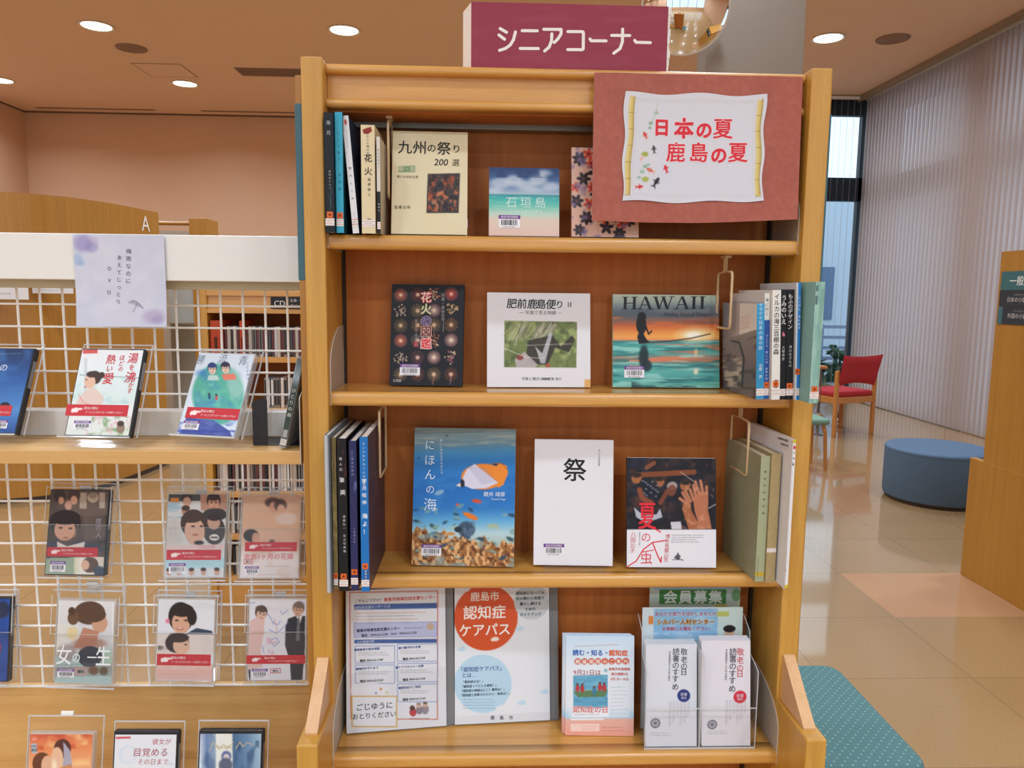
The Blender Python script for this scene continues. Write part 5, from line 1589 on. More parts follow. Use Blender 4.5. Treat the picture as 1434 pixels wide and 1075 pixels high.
# lavender paper taped to the DVD rack header
t = root('lavender_notice', (-.771, 1.6125, 1.4225), 'lavender sheet with violet stains and vertical text taped to the white header', 'notice')
a = Art(((94.8, 327.5), (223.7, 328.5), (231.7, 457.4), (104.8, 455.7)), .188, .192, '#d0d5e6', 1.3, 'print_matte')
a.noise(26, 30, '#c8cee4', .6, 3, .45, 3); a.noise(20, 20, '#dadcec', .6, 9, .5, 3)
a.ell(110, 340, 13, 12, '#9a93c8', .75, 8); a.ell(122, 345, 9, 8, '#8f86c2', .5, 5); a.ell(103, 363, 7, 8, '#a3bde0', .7, 4); a.ell(108, 368, 5, 4, '#8fb0dc', .5, 3); a.ell(126, 336, 5, 4, '#c6b8d8', .8, 3); a.ell(213, 443, 15, 10, '#b3a6c8', .7, 7); a.ell(218, 447, 9, 6, '#9f94c0', .5, 4)
a.text('梅雨なのに', 174.5, 372, 8, '#3f3a52', vert=True, step=10.4); a.text('あえてじっとり', 161.5, 391, 7.4, '#3f3a52', vert=True, step=10.3); a.text('DVD', 148, 392, 7.2, '#4a4460', vert=True, step=16.5)
a.line([(176, 423), (182, 420), (190, 424), (197, 431)], .8, '#5a5670'); a.poly([(176, 424), (182, 420.5), (189, 422), (196, 431), (188, 428), (182, 425)], '#8a86a0', .5); a.line([(188, 425), (183, 436)], .8, '#5a5670')
a.warp = lambda P: P + np.stack([np.zeros(len(P)), -.006 * np.clip(1 - P[:, 2] / .095, 0, 1) ** 2, np.zeros(len(P))], -1)
b = MB(); a.emit(b)
b.build('printed_sheet', t)
o = MB().box((-.03, -.0006, .186), (-.015, .0052, .1925), 'acrylic_clear').build('tape', t)

# ================================================================== leaflets on the bottom shelf
def sheet(name, art, x, y, z, yaw, lean, label, cat='leaflet', th=.0006, group=None, back='#e4e4e4'):
    r_ = root(name, (x, y, z), label, cat, group, R(yaw), -R(lean))
    b = MB(); art.emit(b); b.box((-art.w / 2, .0003, 0), (art.w / 2, th, art.h), art.mat, hx(back))
    b.build('printed_sheet', r_)
    return r_
def pocket(name, x, y, z, yaw, lean, x0, x1, h_, hp, th, label, m='acrylic_smoke', depth=.012):
    """clear leaflet stand: leaning back plate, foot, front pocket"""
    r_ = root(name, (x, y, z), label, 'leaflet holder', 'clear leaflet stands on the bottom shelf', R(yaw), -R(lean))
    b = MB(); b.box((x0, depth, 0), (x1, depth + .002, h_), m); b.build('back_plate', r_)
    b = MB(); b.box((x0, -.003, 0), (x1, depth, .0015), 'acrylic_clear'); b.build('foot', r_)
    b = MB(); b.box((x0, -.0045, 0), (x1, -.003, hp), 'acrylic_clear'); b.box((x1 - .0012, -.0045, hp), (x1, -.003, hp + .0006), 'acrylic_edge'); b.build('front_pocket', r_)
    return r_

T1 = '#3a3d48'
a = Art(((484.8, 831.8), (622, 827.7), (624.8, 1022), (483.4, 1034.4)), .209, .295, '#dfe3ea', 1.0)
a.frame(490, 834, 612, 1013, '#c8604e', 1.3); a.rect(485, 1014, 626, 1036, '#dfe3ea')
a.text('ごぞんじですか？', 516, 845.5, 5.0, T1, .006); a.text('鹿島市地域包括支援センター', 574, 843.5, 5.6, '#cc3a2a', .022)
a.rect(496, 850.5, 611, 858, '#46619f'); a.text('地域包括支援センターとは', 520, 854.5, 4.4, '#d8e0ee')
for q, y in enumerate((863, 867.5, 872)):
    a.dashes(499, y - 2, 606, y + 2, 1, '#c9604a' if q in (0, 2) else '#77757a', .7, 20 + q)
a.rect(496, 876.5, 611, 897, '#b9c1e2'); a.frame(496, 876.5, 611, 897, '#8a94c4', .8); a.text('鹿島市地域包括支援センター', 530, 886, 4.6, '#3a3f58', .03); a.text('電話：0954-63-2160　FAX：0954-63-2128', 545, 892.5, 4.2, '#3a3f58', .02); a.dashes(566, 882, 596, 887, 1, '#3a3f58', .6, 3); a.ell(602, 883, 5, 5, '#c9a878', .7)
a.rect(496, 900, 611, 905.5, '#46619f'); a.text('主な相談内容', 512, 903, 4, '#d8e0ee')
for (x0, x1, y0, y1, q) in ((497, 552.5, 909, 933, 1), (497, 552.5, 936, 962, 2), (556.5, 612, 907, 931, 3), (556.5, 612, 934, 960, 4), (556.5, 612, 963, 988, 5)):
    a.frame(x0, y0, x1, y1, '#7f94c8', 1); a.text('■' + ('高齢者の総合相談', '権利を守ります', '介護予防の支援', 'ケアマネジャー支援', '認知症のご相談')[q - 1], x0 + 17, y0 + 4.5, 3.9, '#37518f', .02); a.dashes(x0 + 4, y0 + 8, x1 - 4, y0 + 14, 2, '#7c7f88', .6, 30 + q); a.text('電話 0954-63-2160', x0 + 23, y1 - 4, 4, '#33363f', .025)
a.ell(515, 973, 26, 13, '#e8eaf2', .9, 3); a.ell(533, 970, 1.8, 1.8, '#d98a4a', .9); a.ell(526, 976, 1.4, 1.4, '#5a6ac0', .9); a.ell(541, 975, 1.4, 1.4, '#c9b04a', .9)
a.ell(578, 1003, 5, 6, '#b8303c', .95); a.ell(577, 997, 3.6, 3.6, '#4a302a', .95); a.ell(587, 1000, 5, 6, '#7a7480', .9); a.ell(586, 993, 3.5, 3.8, '#d6ac94', .95); a.ell(595, 999, 5, 7, '#8a7f86', .9); a.ell(595, 992, 3.4, 3.8, '#d6ac94', .95); a.ell(586, 991, 3, 1.6, '#8a8480'); a.ell(595, 990, 3, 1.6, '#5a4a44'); a.dashes(573, 1010, 600, 1014, 1, '#6a5a60', .8, 4)
a.rect(491, 980, 555, 1026, '#e6eaf2'); a.frame(491.5, 980.5, 555, 1024, '#cfa94e', 1.7); a.text('ごじゆうに', 524, 994.5, 10.2, '#35343c', .012); a.text('おとりください', 523.5, 1007.5, 8.6, '#35343c', .012)
sheet('care_centre_flyer', a, -.181, 1.480, S4 + .0036, 7.0, 9.5, 'white care centre flyer with blue boxes and gold framed note, leftmost on the bottom shelf')
pocket('leaflet_stand', -.181, 1.4815, S4 + .0016, 7.0, 9.5, -.104, .122, .30, .125, 0, 'dark see-through stand holding the leftmost white flyer', depth=.003)

a = Art(((637.9, 826.9), (774, 826), (771.7, 1012.6), (637.9, 1019.4)), .206, .293, '#e0e5eb', 1.0)
a.ell(683, 871.5, 46, 46.5, '#d4562b'); a.ell(749, 851, 25, 25, '#c3cbd2', .95); a.ell(655, 832, 5, 3, '#e0e5eb'); a.ell(650, 834, 4, 2.5, '#e0e5eb')
a.text('鹿島市', 682, 842, 14, '#f2e6dc', .012); a.text('認知症', 681.5, 864.5, 20.5, '#f6ece4', .02); a.text('ケアパス', 681.5, 889, 19, '#f6ece4', .022, sx=.98); a.ell(697, 902, 5, 3, '#f0e4da'); a.ell(693, 903, 3, 2.2, '#f0e4da')
for q, st in enumerate(('認知症になっても', '住み慣れた地域で', '暮らし続ける', 'ための', 'ガイドブック')):
    a.text(st, 747, 838.5 + q * 7.5, 5.2, '#33353c', .02)
a.ell(678, 963.5, 41, 40, '#b5d6ea'); a.ell(705, 998, 9, 5, '#e0e5eb'); a.ell(713, 995, 6, 4, '#e0e5eb')
for x, y in ((648, 916), (731, 889), (733, 990), (765, 975)):
    a.ell(x, y, 6, 2.6, '#bcd9ea', .9); a.ell(x + 2, y - 2, 3, 2.4, '#bcd9ea', .9)
a.text('「認知症ケアパス」', 676.5, 943, 7.4, '#3a5a94', .012); a.text('とは…', 659, 951.5, 7, '#3a5a94', .012)
for q, st in enumerate(('「認知症かな？」', '「認知症ってどんな病気？」', '「認知症の相談はどこ？費用は？」', '「認知症と診断されたけど、将来は？」')):
    a.text(st, 650.5 + len(st) * 1.75, 960.5 + q * 5.8, 4.1, '#3a4250', .02)
a.dashes(650, 983, 705, 999, 4, '#6a8aa0', .6, 7); a.text('鹿島市', 704.5, 1009.5, 6.2, '#3a3c44', .01, step=13)
sheet('care_pass_booklet', a, .043, 1.503, S4 + .0036, 4.0, 9.5, 'white booklet with big orange circle and pale blue circle on the bottom shelf', 'booklet', th=.0025)
pocket('leaflet_stand', .043, 1.5035, S4 + .0016, 4.0, 9.5, -.100, .123, .285, .02, 0, 'dark see-through stand holding the orange circle booklet', depth=.004)

a = Art(((795, 878.8), (890.3, 884.7), (889.5, 1027.3), (793, 1026)), .144, .208, '#d3e2ef', .9)
a.grad([(878, '#c4dcef'), (930, '#dfe8f0'), (985, '#dce4ee'), (1000, '#a9d0e8'), (1003, '#e2b0a2'), (1030, '#e59c88')]); a.rect(800, 928, 884, 1000, '#dfe6ee', .6)
a.text('読む・知る・', 829, 905.5, 8.6, '#3a66b4', .03); a.text('認知症', 868.5, 907.5, 8.8, '#d9663a', .035); a.dashes(806, 893, 880, 898, 1, '#b5705c', .7, 2)
for q, ch in enumerate('開催期間のご案内'):
    x = 811.5 + q * 9.6; a.ell(x, 917.5 + q * .3, 4.6, 4.6, '#c9573a'); a.text(ch, x, 917.8 + q * .3, 6, '#f4e8e0', .02)
a.rect(804, 937, 855, 999, '#e6ebf2'); a.rect(805, 938, 854, 986, '#5fa3c4'); a.noise(12, 3, '#85bcd4', .6, 3, .5, 4, (805, 938, 854, 986)); a.noise(10, 3, '#3f86a8', .6, 13, .55, 4, (805, 966, 854, 986))
a.poly([(805, 962), (854, 960), (850, 970), (812, 970)], '#5f7f5a'); a.line([(806, 961), (853, 959)], 1.2, '#8a9a6a')
for x, y in ((811, 957), (818, 958), (843, 956), (849, 957), (835, 962)):
    a.ell(x, y, 3, 5, '#b8383c' if x != 835 else '#3f7fa4', .95); a.ell(x, y - 6, 1.9, 2, '#6a4438', .95)
a.line([(815, 956), (821, 948)], 1, '#7a4a3a'); a.ell(851, 932, 2.6, 2.6, '#8fbcc4')
a.text('9月21日は', 825, 934, 8.6, '#a5483e', .004); a.text('認知症の日', 829, 988, 10, '#c9402f', .01, out=('#f2e8e6', .03)); a.dashes(807, 994, 842, 997, 1, '#8a6a6a', .6, 4)
for q, st in enumerate(('鹿島市民図書館', '展示期間9月', '9月1日〜30日')):
    a.text(st, 870, 930.5 + q * 7.2, 4.3, '#c9604a', .02)
a.dashes(858, 954, 882, 997, 8, '#8a94a4', .5, 5); a.rect(801, 1001, 848, 1004, '#e8eef2', .8); a.rect(801, 1009, 842, 1020, '#f0d4cc', .9); a.dashes(817, 1011, 840, 1019, 2, '#c98a80', .7, 6); a.dashes(846, 1012, 884, 1022, 2, '#8a6a74', .6, 7)
lf = sheet('event_flyer', a, .245, 1.4545, S4 + .0012, -2.2, 8.5, 'blue and pink flyer with rowing boat photo, front sheet of its stack', group='blue and pink flyers stacked on the bottom shelf', back='#d8c8c4')
rg = random.Random(2)
for i in range(6):
    c = lf.copy(); COL.objects.link(c)
    for ch in lf.children:
        d = ch.copy(); COL.objects.link(d); d.parent = c
    c.location = lf.location + Vector((-.0012 * i - .001 + rg.uniform(-.001, .001), .0017 * (i + 1), .0007 * (i % 3)))
    c['label'] = 'blue and pink flyer in the stack behind the front sheet'

# clear two-pocket leaflet rack at the right
HX, HY = .4435, 1.405
hold = root('leaflet_rack', (HX, HY, S4 + .0012), 'clear acrylic two pocket leaflet rack at the right of the bottom shelf', 'leaflet holder')
b = MB(); b.box((-.113, .098, .0), (.113, .1005, .245), 'acrylic_clear'); b.build('back_plate', hold)
b = MB(); b.box((-.113, 0, 0), (.113, .10, .002), 'acrylic_clear'); b.build('base_plate', hold)
for x in (-.1145, .1125):
    b = MB(); b.prism([(0, 0), (.10, 0), (.10, .245), (.058, .225), (.05, .18), (.02, .172), (0, .165)], x, x + .002, 'acrylic_clear')
    b.tube([(x + .001, 0, 0), (x + .001, 0, .165), (x + .001, .02, .172), (x + .001, .05, .18), (x + .001, .058, .225), (x + .001, .10, .245)], .0009, 'acrylic_edge', 6); b.build('side_plate', hold)
b = MB(); b.box((-.1125, 0, 0), (.1125, .002, .088), 'acrylic_clear'); b.box((-.1125, -.0002, .0865), (.1125, .0022, .088), 'acrylic_edge'); b.box((-.1125, -.0003, 0), (.1125, .002, .003), 'acrylic_edge'); b.build('front_pocket', hold)
b = MB(); b.box((-.0015, .003, .002), (.0015, .055, .20), 'acrylic_edge'); b.build('divider', hold)
b = MB(); b.box((-.11, .060, .002), (.11, .062, .215), 'acrylic_clear'); b.build('middle_plate', hold)

def reading(a, cx1, cx2, ys1, ys2, c1, dot, dx, dy, em):
    for ch, y in zip('敬老の日', ys1):
        a.text(ch, cx1, y, 10.6, c1, .004)
    for ch, y in zip('読書のすすめ', ys2):
        a.text(ch, cx2, y, 10.8, '#26242c', .004)
    a.text('市民図書館からの本の案内', cx2 - 9, 921, 3.6, '#55535c', vert=True)
    a.ell(dx, dy, 9, 9, dot); a.text('読書', dx, dy - 2, 5, '#d8d8e6'); a.text('案内', dx, dy + 3, 4, '#d8d8e6')
    for q, x in enumerate(range(int(cx2) - 8, int(cx1) + 8, 5)):
        a.dashes(x, 972, x + 4, 1012 - (q * 7) % 18, 2, '#6a6872', .5, q, True)
    a.ell(*em, 6.6, 6.6, '#4a4852', .9); a.ell(*em, 5.2, 5.2, '#c9cbd4', .9)
    for q in range(8):
        a.line([em, (em[0] + 5 * math.cos(q * .785), em[1] + 5 * math.sin(q * .785))], .8, '#4a4852', .8)
    a.dashes(em[0] - 6, 1014, em[0] + 26, 1020, 2, '#77757e', .5, 9)
def leaf_stack(a, x, lab, labs, grp):
    l0 = sheet('reading_leaflet', a, x, HY + .005, S4 + .0042, 0, 8.0, lab, group=grp)
    for i in range(5):
        c = l0.copy(); COL.objects.link(c)
        for ch in l0.children:
            d = ch.copy(); COL.objects.link(d); d.parent = c
        c.location = l0.location + Vector((.0004 * ((i * 5) % 3), .0045 * (i + 1), .0))
        c['label'] = labs
a = Art(((900.6, 888.5), (975.3, 886.7), (975.3, 1031), (908, 1034)), .1055, .208, '#d6dae3', .9)
reading(a, 957, 945.3, (899, 911, 921, 929.5), (899, 909.6, 920, 930, 940, 951.5), '#2c2a34', '#2e3b7c', 957.4, 963.8, (919.6, 1002.7))
leaf_stack(a, HX - .0575, 'pale leaflet with navy dot, front one in the left pocket of the clear rack', 'pale leaflet behind the navy dotted one in the left pocket', 'navy dot leaflets in the left pocket')
a = Art(((983, 886), (1050.6, 886.7), (1053.8, 1037), (987, 1035.5)), .1015, .215, '#dddbe2', .9)
reading(a, 1037, 1026.8, (903, 915, 926, 934.5), (903, 913, 923.5, 934, 944, 955.5), '#c23a44', '#cf3244', 1038, 967.6, (1000.8, 1005.7))
leaf_stack(a, HX + .0560, 'pale leaflet with red dot, front one in the right pocket of the clear rack', 'pale leaflet behind the red dotted one in the right pocket', 'red dot leaflets in the right pocket')
a = Art((896, 845, 1042, 1041), .215, .262, '#cfe0e6', 1.0)
a.rect(912.5, 847, 1006, 900, '#86b8dc', .9); a.noise(14, 6, '#b9d6ea', .7, 3, .5, 4, (912, 845, 1006, 900)); a.rect(905, 859, 912, 872, '#e08a48')
a.text('あなたの能力を活かしませんか', 959, 855.5, 6.4, '#c4485a', .01); a.text('シルバー人材センター', 959, 868.5, 8.4, '#8a4a24', .025, out=('#f0c060', .05)); a.text('お気軽にお電話ください！', 960, 879.5, 6.2, '#c4384a', .015); a.rect(1006, 845, 1042, 900, '#c9dcd8'); a.rect(1004, 852, 1022, 860, '#b9c060', .9)
a.ell(1023, 888, 7, 8, '#dcb49c'); a.ell(1023, 880, 9, 6, '#26201f'); a.dashes(915, 960, 1035, 1025, 8, '#7a8a9a', .5, 3)
sheet('silver_centre_flyer', a, .4435, HY + .070, S4 + .0042, 0, 4, 'pale blue flyer with orange lettering in the back pocket of the clear rack')
a = Art((906, 826, 1042, 1030), .200, .288, '#c3d6cc', 1.0)
a.rect(912, 824, 1040, 830, '#a9c4d4'); a.rect(920.5, 829, 1021, 852, '#4a8a48'); a.text('会員募集', 971, 841, 21, '#dfeadc', .03, step=22.5); a.ell(1036, 838, 7, 10, '#6fa878', .9); a.rect(1005, 853, 1022, 862, '#c9c250', .9); a.dashes(915, 820, 1030, 828, 1, '#6a7a90', .6, 2)
sheet('member_poster', a, .462, 1.5295, S4 + .0006, 0, 3.0, 'green and white recruiting poster standing behind the clear leaflet rack', 'poster')

# ================================================================== DVDs in the rack
RED = '#c4303a'
def sticker(a, box, parent):
    s_, cx, bz = a.sub(*box, RED, .8)
    x0, y0, x1, y1 = box; h_ = y1 - y0; w_ = x1 - x0
    hx0, hy0 = x0 + w_ * .16, (y0 + y1) / 2
    s_.ell(hx0, hy0, h_ * .26, h_ * .22, '#f2e4e2'); s_.ell(hx0 + h_ * .36, hy0 - h_ * .1, h_ * .22, h_ * .09, '#f2e4e2'); s_.ell(hx0 - h_ * .28, hy0 + h_ * .05, h_ * .14, h_ * .2, '#f2e4e2')
    s_.text('貸出の際は', x0 + w_ * .40, y0 + h_ * .32, h_ * .26, '#f0dcda', .01); s_.text('ケースごとカウンターへお持ちください', x0 + w_ * .62, y0 + h_ * .68, h_ * .22, '#f0dcda', .005, sx=.84)
    b = MB(); s_.emit(b); b.box((-s_.w / 2, .0001, 0), (s_.w / 2, .0004, s_.h), 'print_gloss', hx(RED)); b.build('loan_sticker', parent, loc=(cx, -.0013, bz))
def age_mark(a, x, y, parent=None):
    a.frame(x - 6, y - 2.5, x + 6, y + 2.5, '#c4444a', .9); a.text('館内', x, y, 3.6, '#5a2a2c', .02)
def dvd(art, x, y, z, yaw, lean, label, body='case_clear', band=None, code=None, group='DVD cases on the rack', spine='#2a2a2e'):
    r_ = root('dvd_case', (x, y, z), label, 'DVD', group, R(yaw), -R(lean))
    b = MB()
    b.box((-.0675, 0, -.002), (.0675, .0145, .188), body)
    o = b.build('case_body', r_, bevel=.0012)
    b = MB(); art.emit(b, lambda P: P + (0, -.0008, .001)); b.build('cover_sleeve', r_)
    if body == 'dvd_black':
        b = MB(); b.box((.0676, .001, 0), (.0684, .0135, .186), 'print_gloss', hx(spine)); b.box((.0679, .002, .10), (.0686, .0125, .16), 'print_gloss', hx('#8a8a8e')); b.build('spine_sleeve', r_)
    if band:
        sticker(art, band, r_)
    if code:
        add_barcode(art, code, r_, lift=.0013)
    return r_
mat('dvd_black', '#1b1b1f', 0.3)
mat('dvd_white', '#d9dadc', 0.3)
def dvd_holder(x, y, z, yaw, lean, label, kind='hang', w_=.148, h_=.203, hp=.11, top=.0):
    r_ = root('dvd_holder', (x, y, z), label, 'DVD holder', 'clear DVD holders on the rack', R(yaw), -R(lean))
    h2 = w_ / 2
    dz = (z - 1.1795) / math.cos(R(lean)) - .0165 * math.tan(R(lean)) if kind == 'easel' else .0062
    b = MB(); b.box((-h2, .0155, -dz), (h2, .0180, h_), 'acrylic_clear'); b.box((-h2, .0152, h_ - .0022), (h2, .0183, h_), 'acrylic_edge')
    for s_ in (-1, 1):
        b.box((s_ * h2 - .0009, .0152, 0), (s_ * h2 + .0009, .0183, h_), 'acrylic_edge')
    b.build('back_plate', r_)
    b = MB(); b.box((-h2, -.012, -.0062), (h2, .0155, -.0042), 'acrylic_clear'); b.box((-h2, -.0135, -.0068), (h2, -.0118, -.0036), 'acrylic_edge'); b.build('bottom_lip', r_)
    if kind == 'hang':
        b = MB(); b.box((-h2, -.0052, -.0042), (h2, -.0038, hp), 'acrylic_clear'); b.box((-h2, -.0053, hp), (h2, -.0037, hp + .0008), 'acrylic_edge'); b.build('front_pocket', r_)
        for s_ in (-1, 1):
            b = MB(); b.box((s_ * (h2 - .0006) - .0006, -.005, -.0042), (s_ * (h2 - .0006) + .0006, .0155, .196), 'acrylic_clear'); b.box((s_ * (h2 - .0006) - .0008, -.0054, hp), (s_ * (h2 - .0006) + .0008, -.0042, .196), 'acrylic_edge'); b.build('side_plate', r_)
        b = MB(); b.box((-h2, -.002, h_ - .011), (h2, .0155, h_ - .0098), 'acrylic_edge'); b.build('top_plate', r_)
        yh = max(.0185, (1.6972 - y) / math.cos(R(lean)) - h_ * math.tan(R(lean)))
        b = MB(); b.box((-.012, .018, h_ - .02), (.012, yh + .001, h_ - .006), 'acrylic_edge'); b.build('wire_clip', r_)
    elif kind == 'easel':
        ll = R(lean)
        for s_ in (-1, 1):
            b = MB()
            xx = s_ * h2 - .0008
            zt = .12; yb0 = .018
            # side leg from the back plate down to the shelf behind
            foot = np.array([math.sin(ll), math.cos(ll)]) 
            v = -dz
            b.prism([(yb0, zt), (yb0, v + .0015), (yb0 + .058 * math.cos(ll), v + .0015 + .058 * math.sin(ll))], xx, xx + .0016, 'acrylic_clear')
            b.build('side_leg', r_)
    return r_
if True:
    D = {}
    # ---- shelf row
    a = Art(((-36, 487), (48, 490), (22, 608), (-68, 604)), .130, .184, '#234f92', 1.0)
    a.grad([(486, '#16305c'), (530, '#2a5ca4'), (575, '#4f86c4'), (608, '#24488a')]); a.noise(18, 14, '#3f78bc', .6, 4); a.text('の', 6, 514, 12, '#e2e8f0', shear=.1); a.text('青空', -16, 514, 13, '#e2e8f0', shear=.1); a.dashes(-20, 493, 36, 497, 1, '#b8c8e0', .6, 3); a.ell(8, 572, 7, 8, '#caa088', .9); a.ell(8, 567, 7, 4, '#2a2020')
    D['L1'] = (a, -1.036, 1.551, 1.203, -3, 25, 'dark blue DVD cut off by the left edge, on the rack shelf', 'dvd_black', (-50, 566, 18, 581), (-10, 588, 12, 600), 'easel')
    a = Art(((115.5, 488), (202.6, 491), (181, 611.4), (91, 608)), .130, .184, '#dfe5e6', 1.0)
    a.grad([(488, '#e6e6e8'), (520, '#dbe6e8'), (560, '#cfe0dc'), (575, '#e2e4e4'), (612, '#d2dcd2')]); a.rect(116, 488, 137, 494, '#cf5a58'); a.noise(14, 9, '#9cc9d0', .6, 3, .5, 4, (100, 530, 190, 566))
    a.line([(112, 524), (196, 530)], 1.2, '#6a7a80', .7); a.rect(118, 500, 122, 560, '#b9c4c8', .7)
    a.ell(133, 528, 9.5, 9.5, '#40302a'); a.ell(143, 525, 4.5, 4.5, '#40302a'); a.ell(126, 534, 8, 10, '#dcb79f'); a.ell(129, 523.5, 8, 4.5, '#40302a'); a.poly([(120, 546), (134, 543), (146, 556), (142, 570), (104, 570), (110, 556)], '#d9c4ba'); a.ell(119, 541, 1.5, 1, '#b0605a'); a.ell(121, 531, 1.2, .8, '#3a2a24'); a.line([(110, 552), (116, 562), (124, 566)], 1, '#cf5a50', .6)
    a.noise(8, 6, '#7a9a6a', .8, 13, .5, 4, (120, 584, 190, 612)); a.noise(6, 5, '#d9b0b4', .8, 23, .56, 5, (120, 584, 190, 612)); a.ell(170, 600, 6, 8, '#8a6a5a', .8); a.ell(170, 594, 5, 4, '#3a2c26', .9)
    for ch, x, y, s_ in (('湯', 188, 502, 15), ('を', 186, 515, 9), ('沸', 184, 529, 16), ('か', 185, 540, 8), ('す', 183, 548, 8), ('ほ', 172.5, 501, 8), ('ど', 171.5, 509, 8), ('の', 170, 517, 7), ('熱', 156.5, 503, 14), ('い', 154.5, 516, 10), ('愛', 152.5, 530, 16)):
        a.text(ch, x, y, s_, '#c92c34', .01, shear=.08, sy=1.1)
    D['2'] = (a, -.788, 1.516, 1.205, -3.5, 24, 'white DVD with red brush title and a woman in profile, on the rack shelf', 'dvd_black', (92, 566, 181, 582), (103, 588, 127, 600.5), 'easel')
    a = Art(((284.7, 497.6), (363.4, 501), (327.5, 611.4), (247.8, 608)), .130, .184, '#d3dfea', 1.0)
    a.ell(308, 555, 36, 42, '#4faa96', .95, 4, 15); a.noise(14, 14, '#3f7fc0', .75, 3, .45, 3, (275, 520, 345, 600)); a.noise(10, 9, '#6fc4a8', .7, 13, .5, 4, (275, 530, 340, 590)); a.ell(334, 540, 12, 22, '#a9c9c0', .6, 6)
    a.mix(np.clip((np.hypot((a.X - 308) / 38, (a.Y - 554) / 44) - 1) * 8, 0, 1), '#d3dfea')
    a.poly([(258, 598), (262, 586), (300, 590), (322, 604), (326, 614), (250, 610)], '#46559e'); a.noise(12, 6, '#5f74b8', .7, 23, .5, 4, (248, 590, 330, 614))
    for x, y, h_ in ((302, 520, '#2b3f7a'), (321, 519, '#33304a')):
        face(a, x, y, 6.6, '#e6c8b4', h_, eyes=True)
    a.poly([(296, 529), (309, 529), (311, 536), (294, 536)], '#b9d2cc'); a.poly([(315, 528), (333, 527), (336, 535), (318, 536)], '#dd7a68')
    for x, y, c in ((296, 559, '#2f4a86'), (306, 560, '#c94a50')):
        a.ell(x, y, 2, 3, c); a.ell(x, y - 4, 1.6, 1.6, '#2a2a38')
    for ch, x, y in (('勝', 286, 507), ('流', 318, 506), ('青', 347, 509)):
        a.text(ch, x, y, 13, '#33486a', -.012, sy=1.15, shear=.15)
    a.text('くてイタイ', 352, 524, 5, '#4a6a8a', vert=True)
    a.rect(246, 603, 330, 606, '#33429a', .6)
    D['3'] = (a, -.575, 1.527, 1.204, -13.0, 29, 'white DVD with blue and green painted balloon and two children, on the rack shelf', 'case_clear', (262, 573, 337, 588), (257, 590, 280, 602), 'easel')
    # ---- middle row
    a = Art(((72.4, 686.4), (153.4, 688.7), (145.5, 805.4), (62.5, 802.2)), .130, .184, '#5a4c46', 1.0)
    a.noise(16, 14, '#3a302c', .8, 3, .45, 3); a.grad([(686, '#6a5a50'), (715, '#7a6a60')], (100, 686, 155, 722), .6); a.rect(112, 690, 122, 712, '#cfc2ae', .7); a.rect(140, 690, 148, 712, '#d0c6b6', .7)
    a.ell(84, 694, 9, 8, '#3a2a24'); a.ell(86, 700, 4, 5, '#c99a80'); a.ell(104, 693, 9, 9, '#4a342c'); a.ell(104, 700, 5, 6, '#d0a48c'); a.ell(96, 707, 5, 7, '#c49a8a'); a.ell(131, 697, 8, 7, '#c6b8a4', .9); a.ell(131, 694, 6, 4, '#8a7a68', .9)
    a.ell(92, 731, 22, 18, '#2a201c'); a.ell(91, 741, 15, 15, '#d0a085'); a.ell(92, 724, 21, 10, '#2a201c'); a.ell(85, 738, 2.6, 1.2, '#2a1c18'); a.ell(99, 739, 2.6, 1.2, '#2a1c18'); a.ell(92, 752, 3.5, 1.2, '#a8604f'); a.line([(110, 734), (104, 752)], 1.4, '#c9a890', .6)
    a.poly([(64, 758), (80, 756), (94, 764), (108, 756), (140, 762), (148, 772), (64, 772)], '#3c4456'); a.poly([(80, 757), (94, 764), (120, 758), (118, 766), (80, 766)], '#d9d2cc'); a.rect(118, 712, 148, 756, '#6f6058', .6)
    for ch, y in (('塵', 730), ('の', 739), ('人', 749)):
        a.text(ch, 139, y, 9, '#a8a0b0', -.006)
    a.grad([(782, '#8fa08a'), (806, '#9aa890')], (62, 780, 104, 806)); a.grad([(104, '#c9cba8'), (114, '#e2ddd0'), (148, '#c9c0b4')], (104, 780, 150, 806), 1, True); a.ell(127, 791, 12, 11, '#5a4438'); a.ell(120, 791, 6, 7, '#d3aa90'); a.ell(140, 800, 8, 7, '#3f4a5a')
    D['A'] = (a, -.915, 1.631, .867, -2.7, 13, 'dark DVD with a young face, on the upper mesh row at the left', 'dvd_black', (65.5, 765, 138, 778), (70, 784, 92, 799), 'hang')
    a = Art(((237.6, 691.5), (322.6, 693.5), (312.7, 808), (229.7, 807.4)), .130, .184, '#cfd3d6', 1.0)
    a.rect(236, 690, 284, 702, '#4a4c52'); a.rect(240, 697, 252, 703, '#d98a3a'); a.ell(264, 698, 8, 8, '#3a302c'); a.ell(264, 703, 6, 7, '#c9a28c'); a.noise(16, 5, '#8fb4c8', .8, 3, .45, 4, (236, 700, 290, 726)); a.ell(262, 716, 6, 7, '#b5886a'); a.ell(262, 712, 6, 4, '#4a3830')
    a.rect(284, 691, 324, 716, '#b58a78'); face(a, 303, 704, 10, '#c89880', '#3a2a26'); a.ell(304, 722, 18, 9, '#3f3a3a')
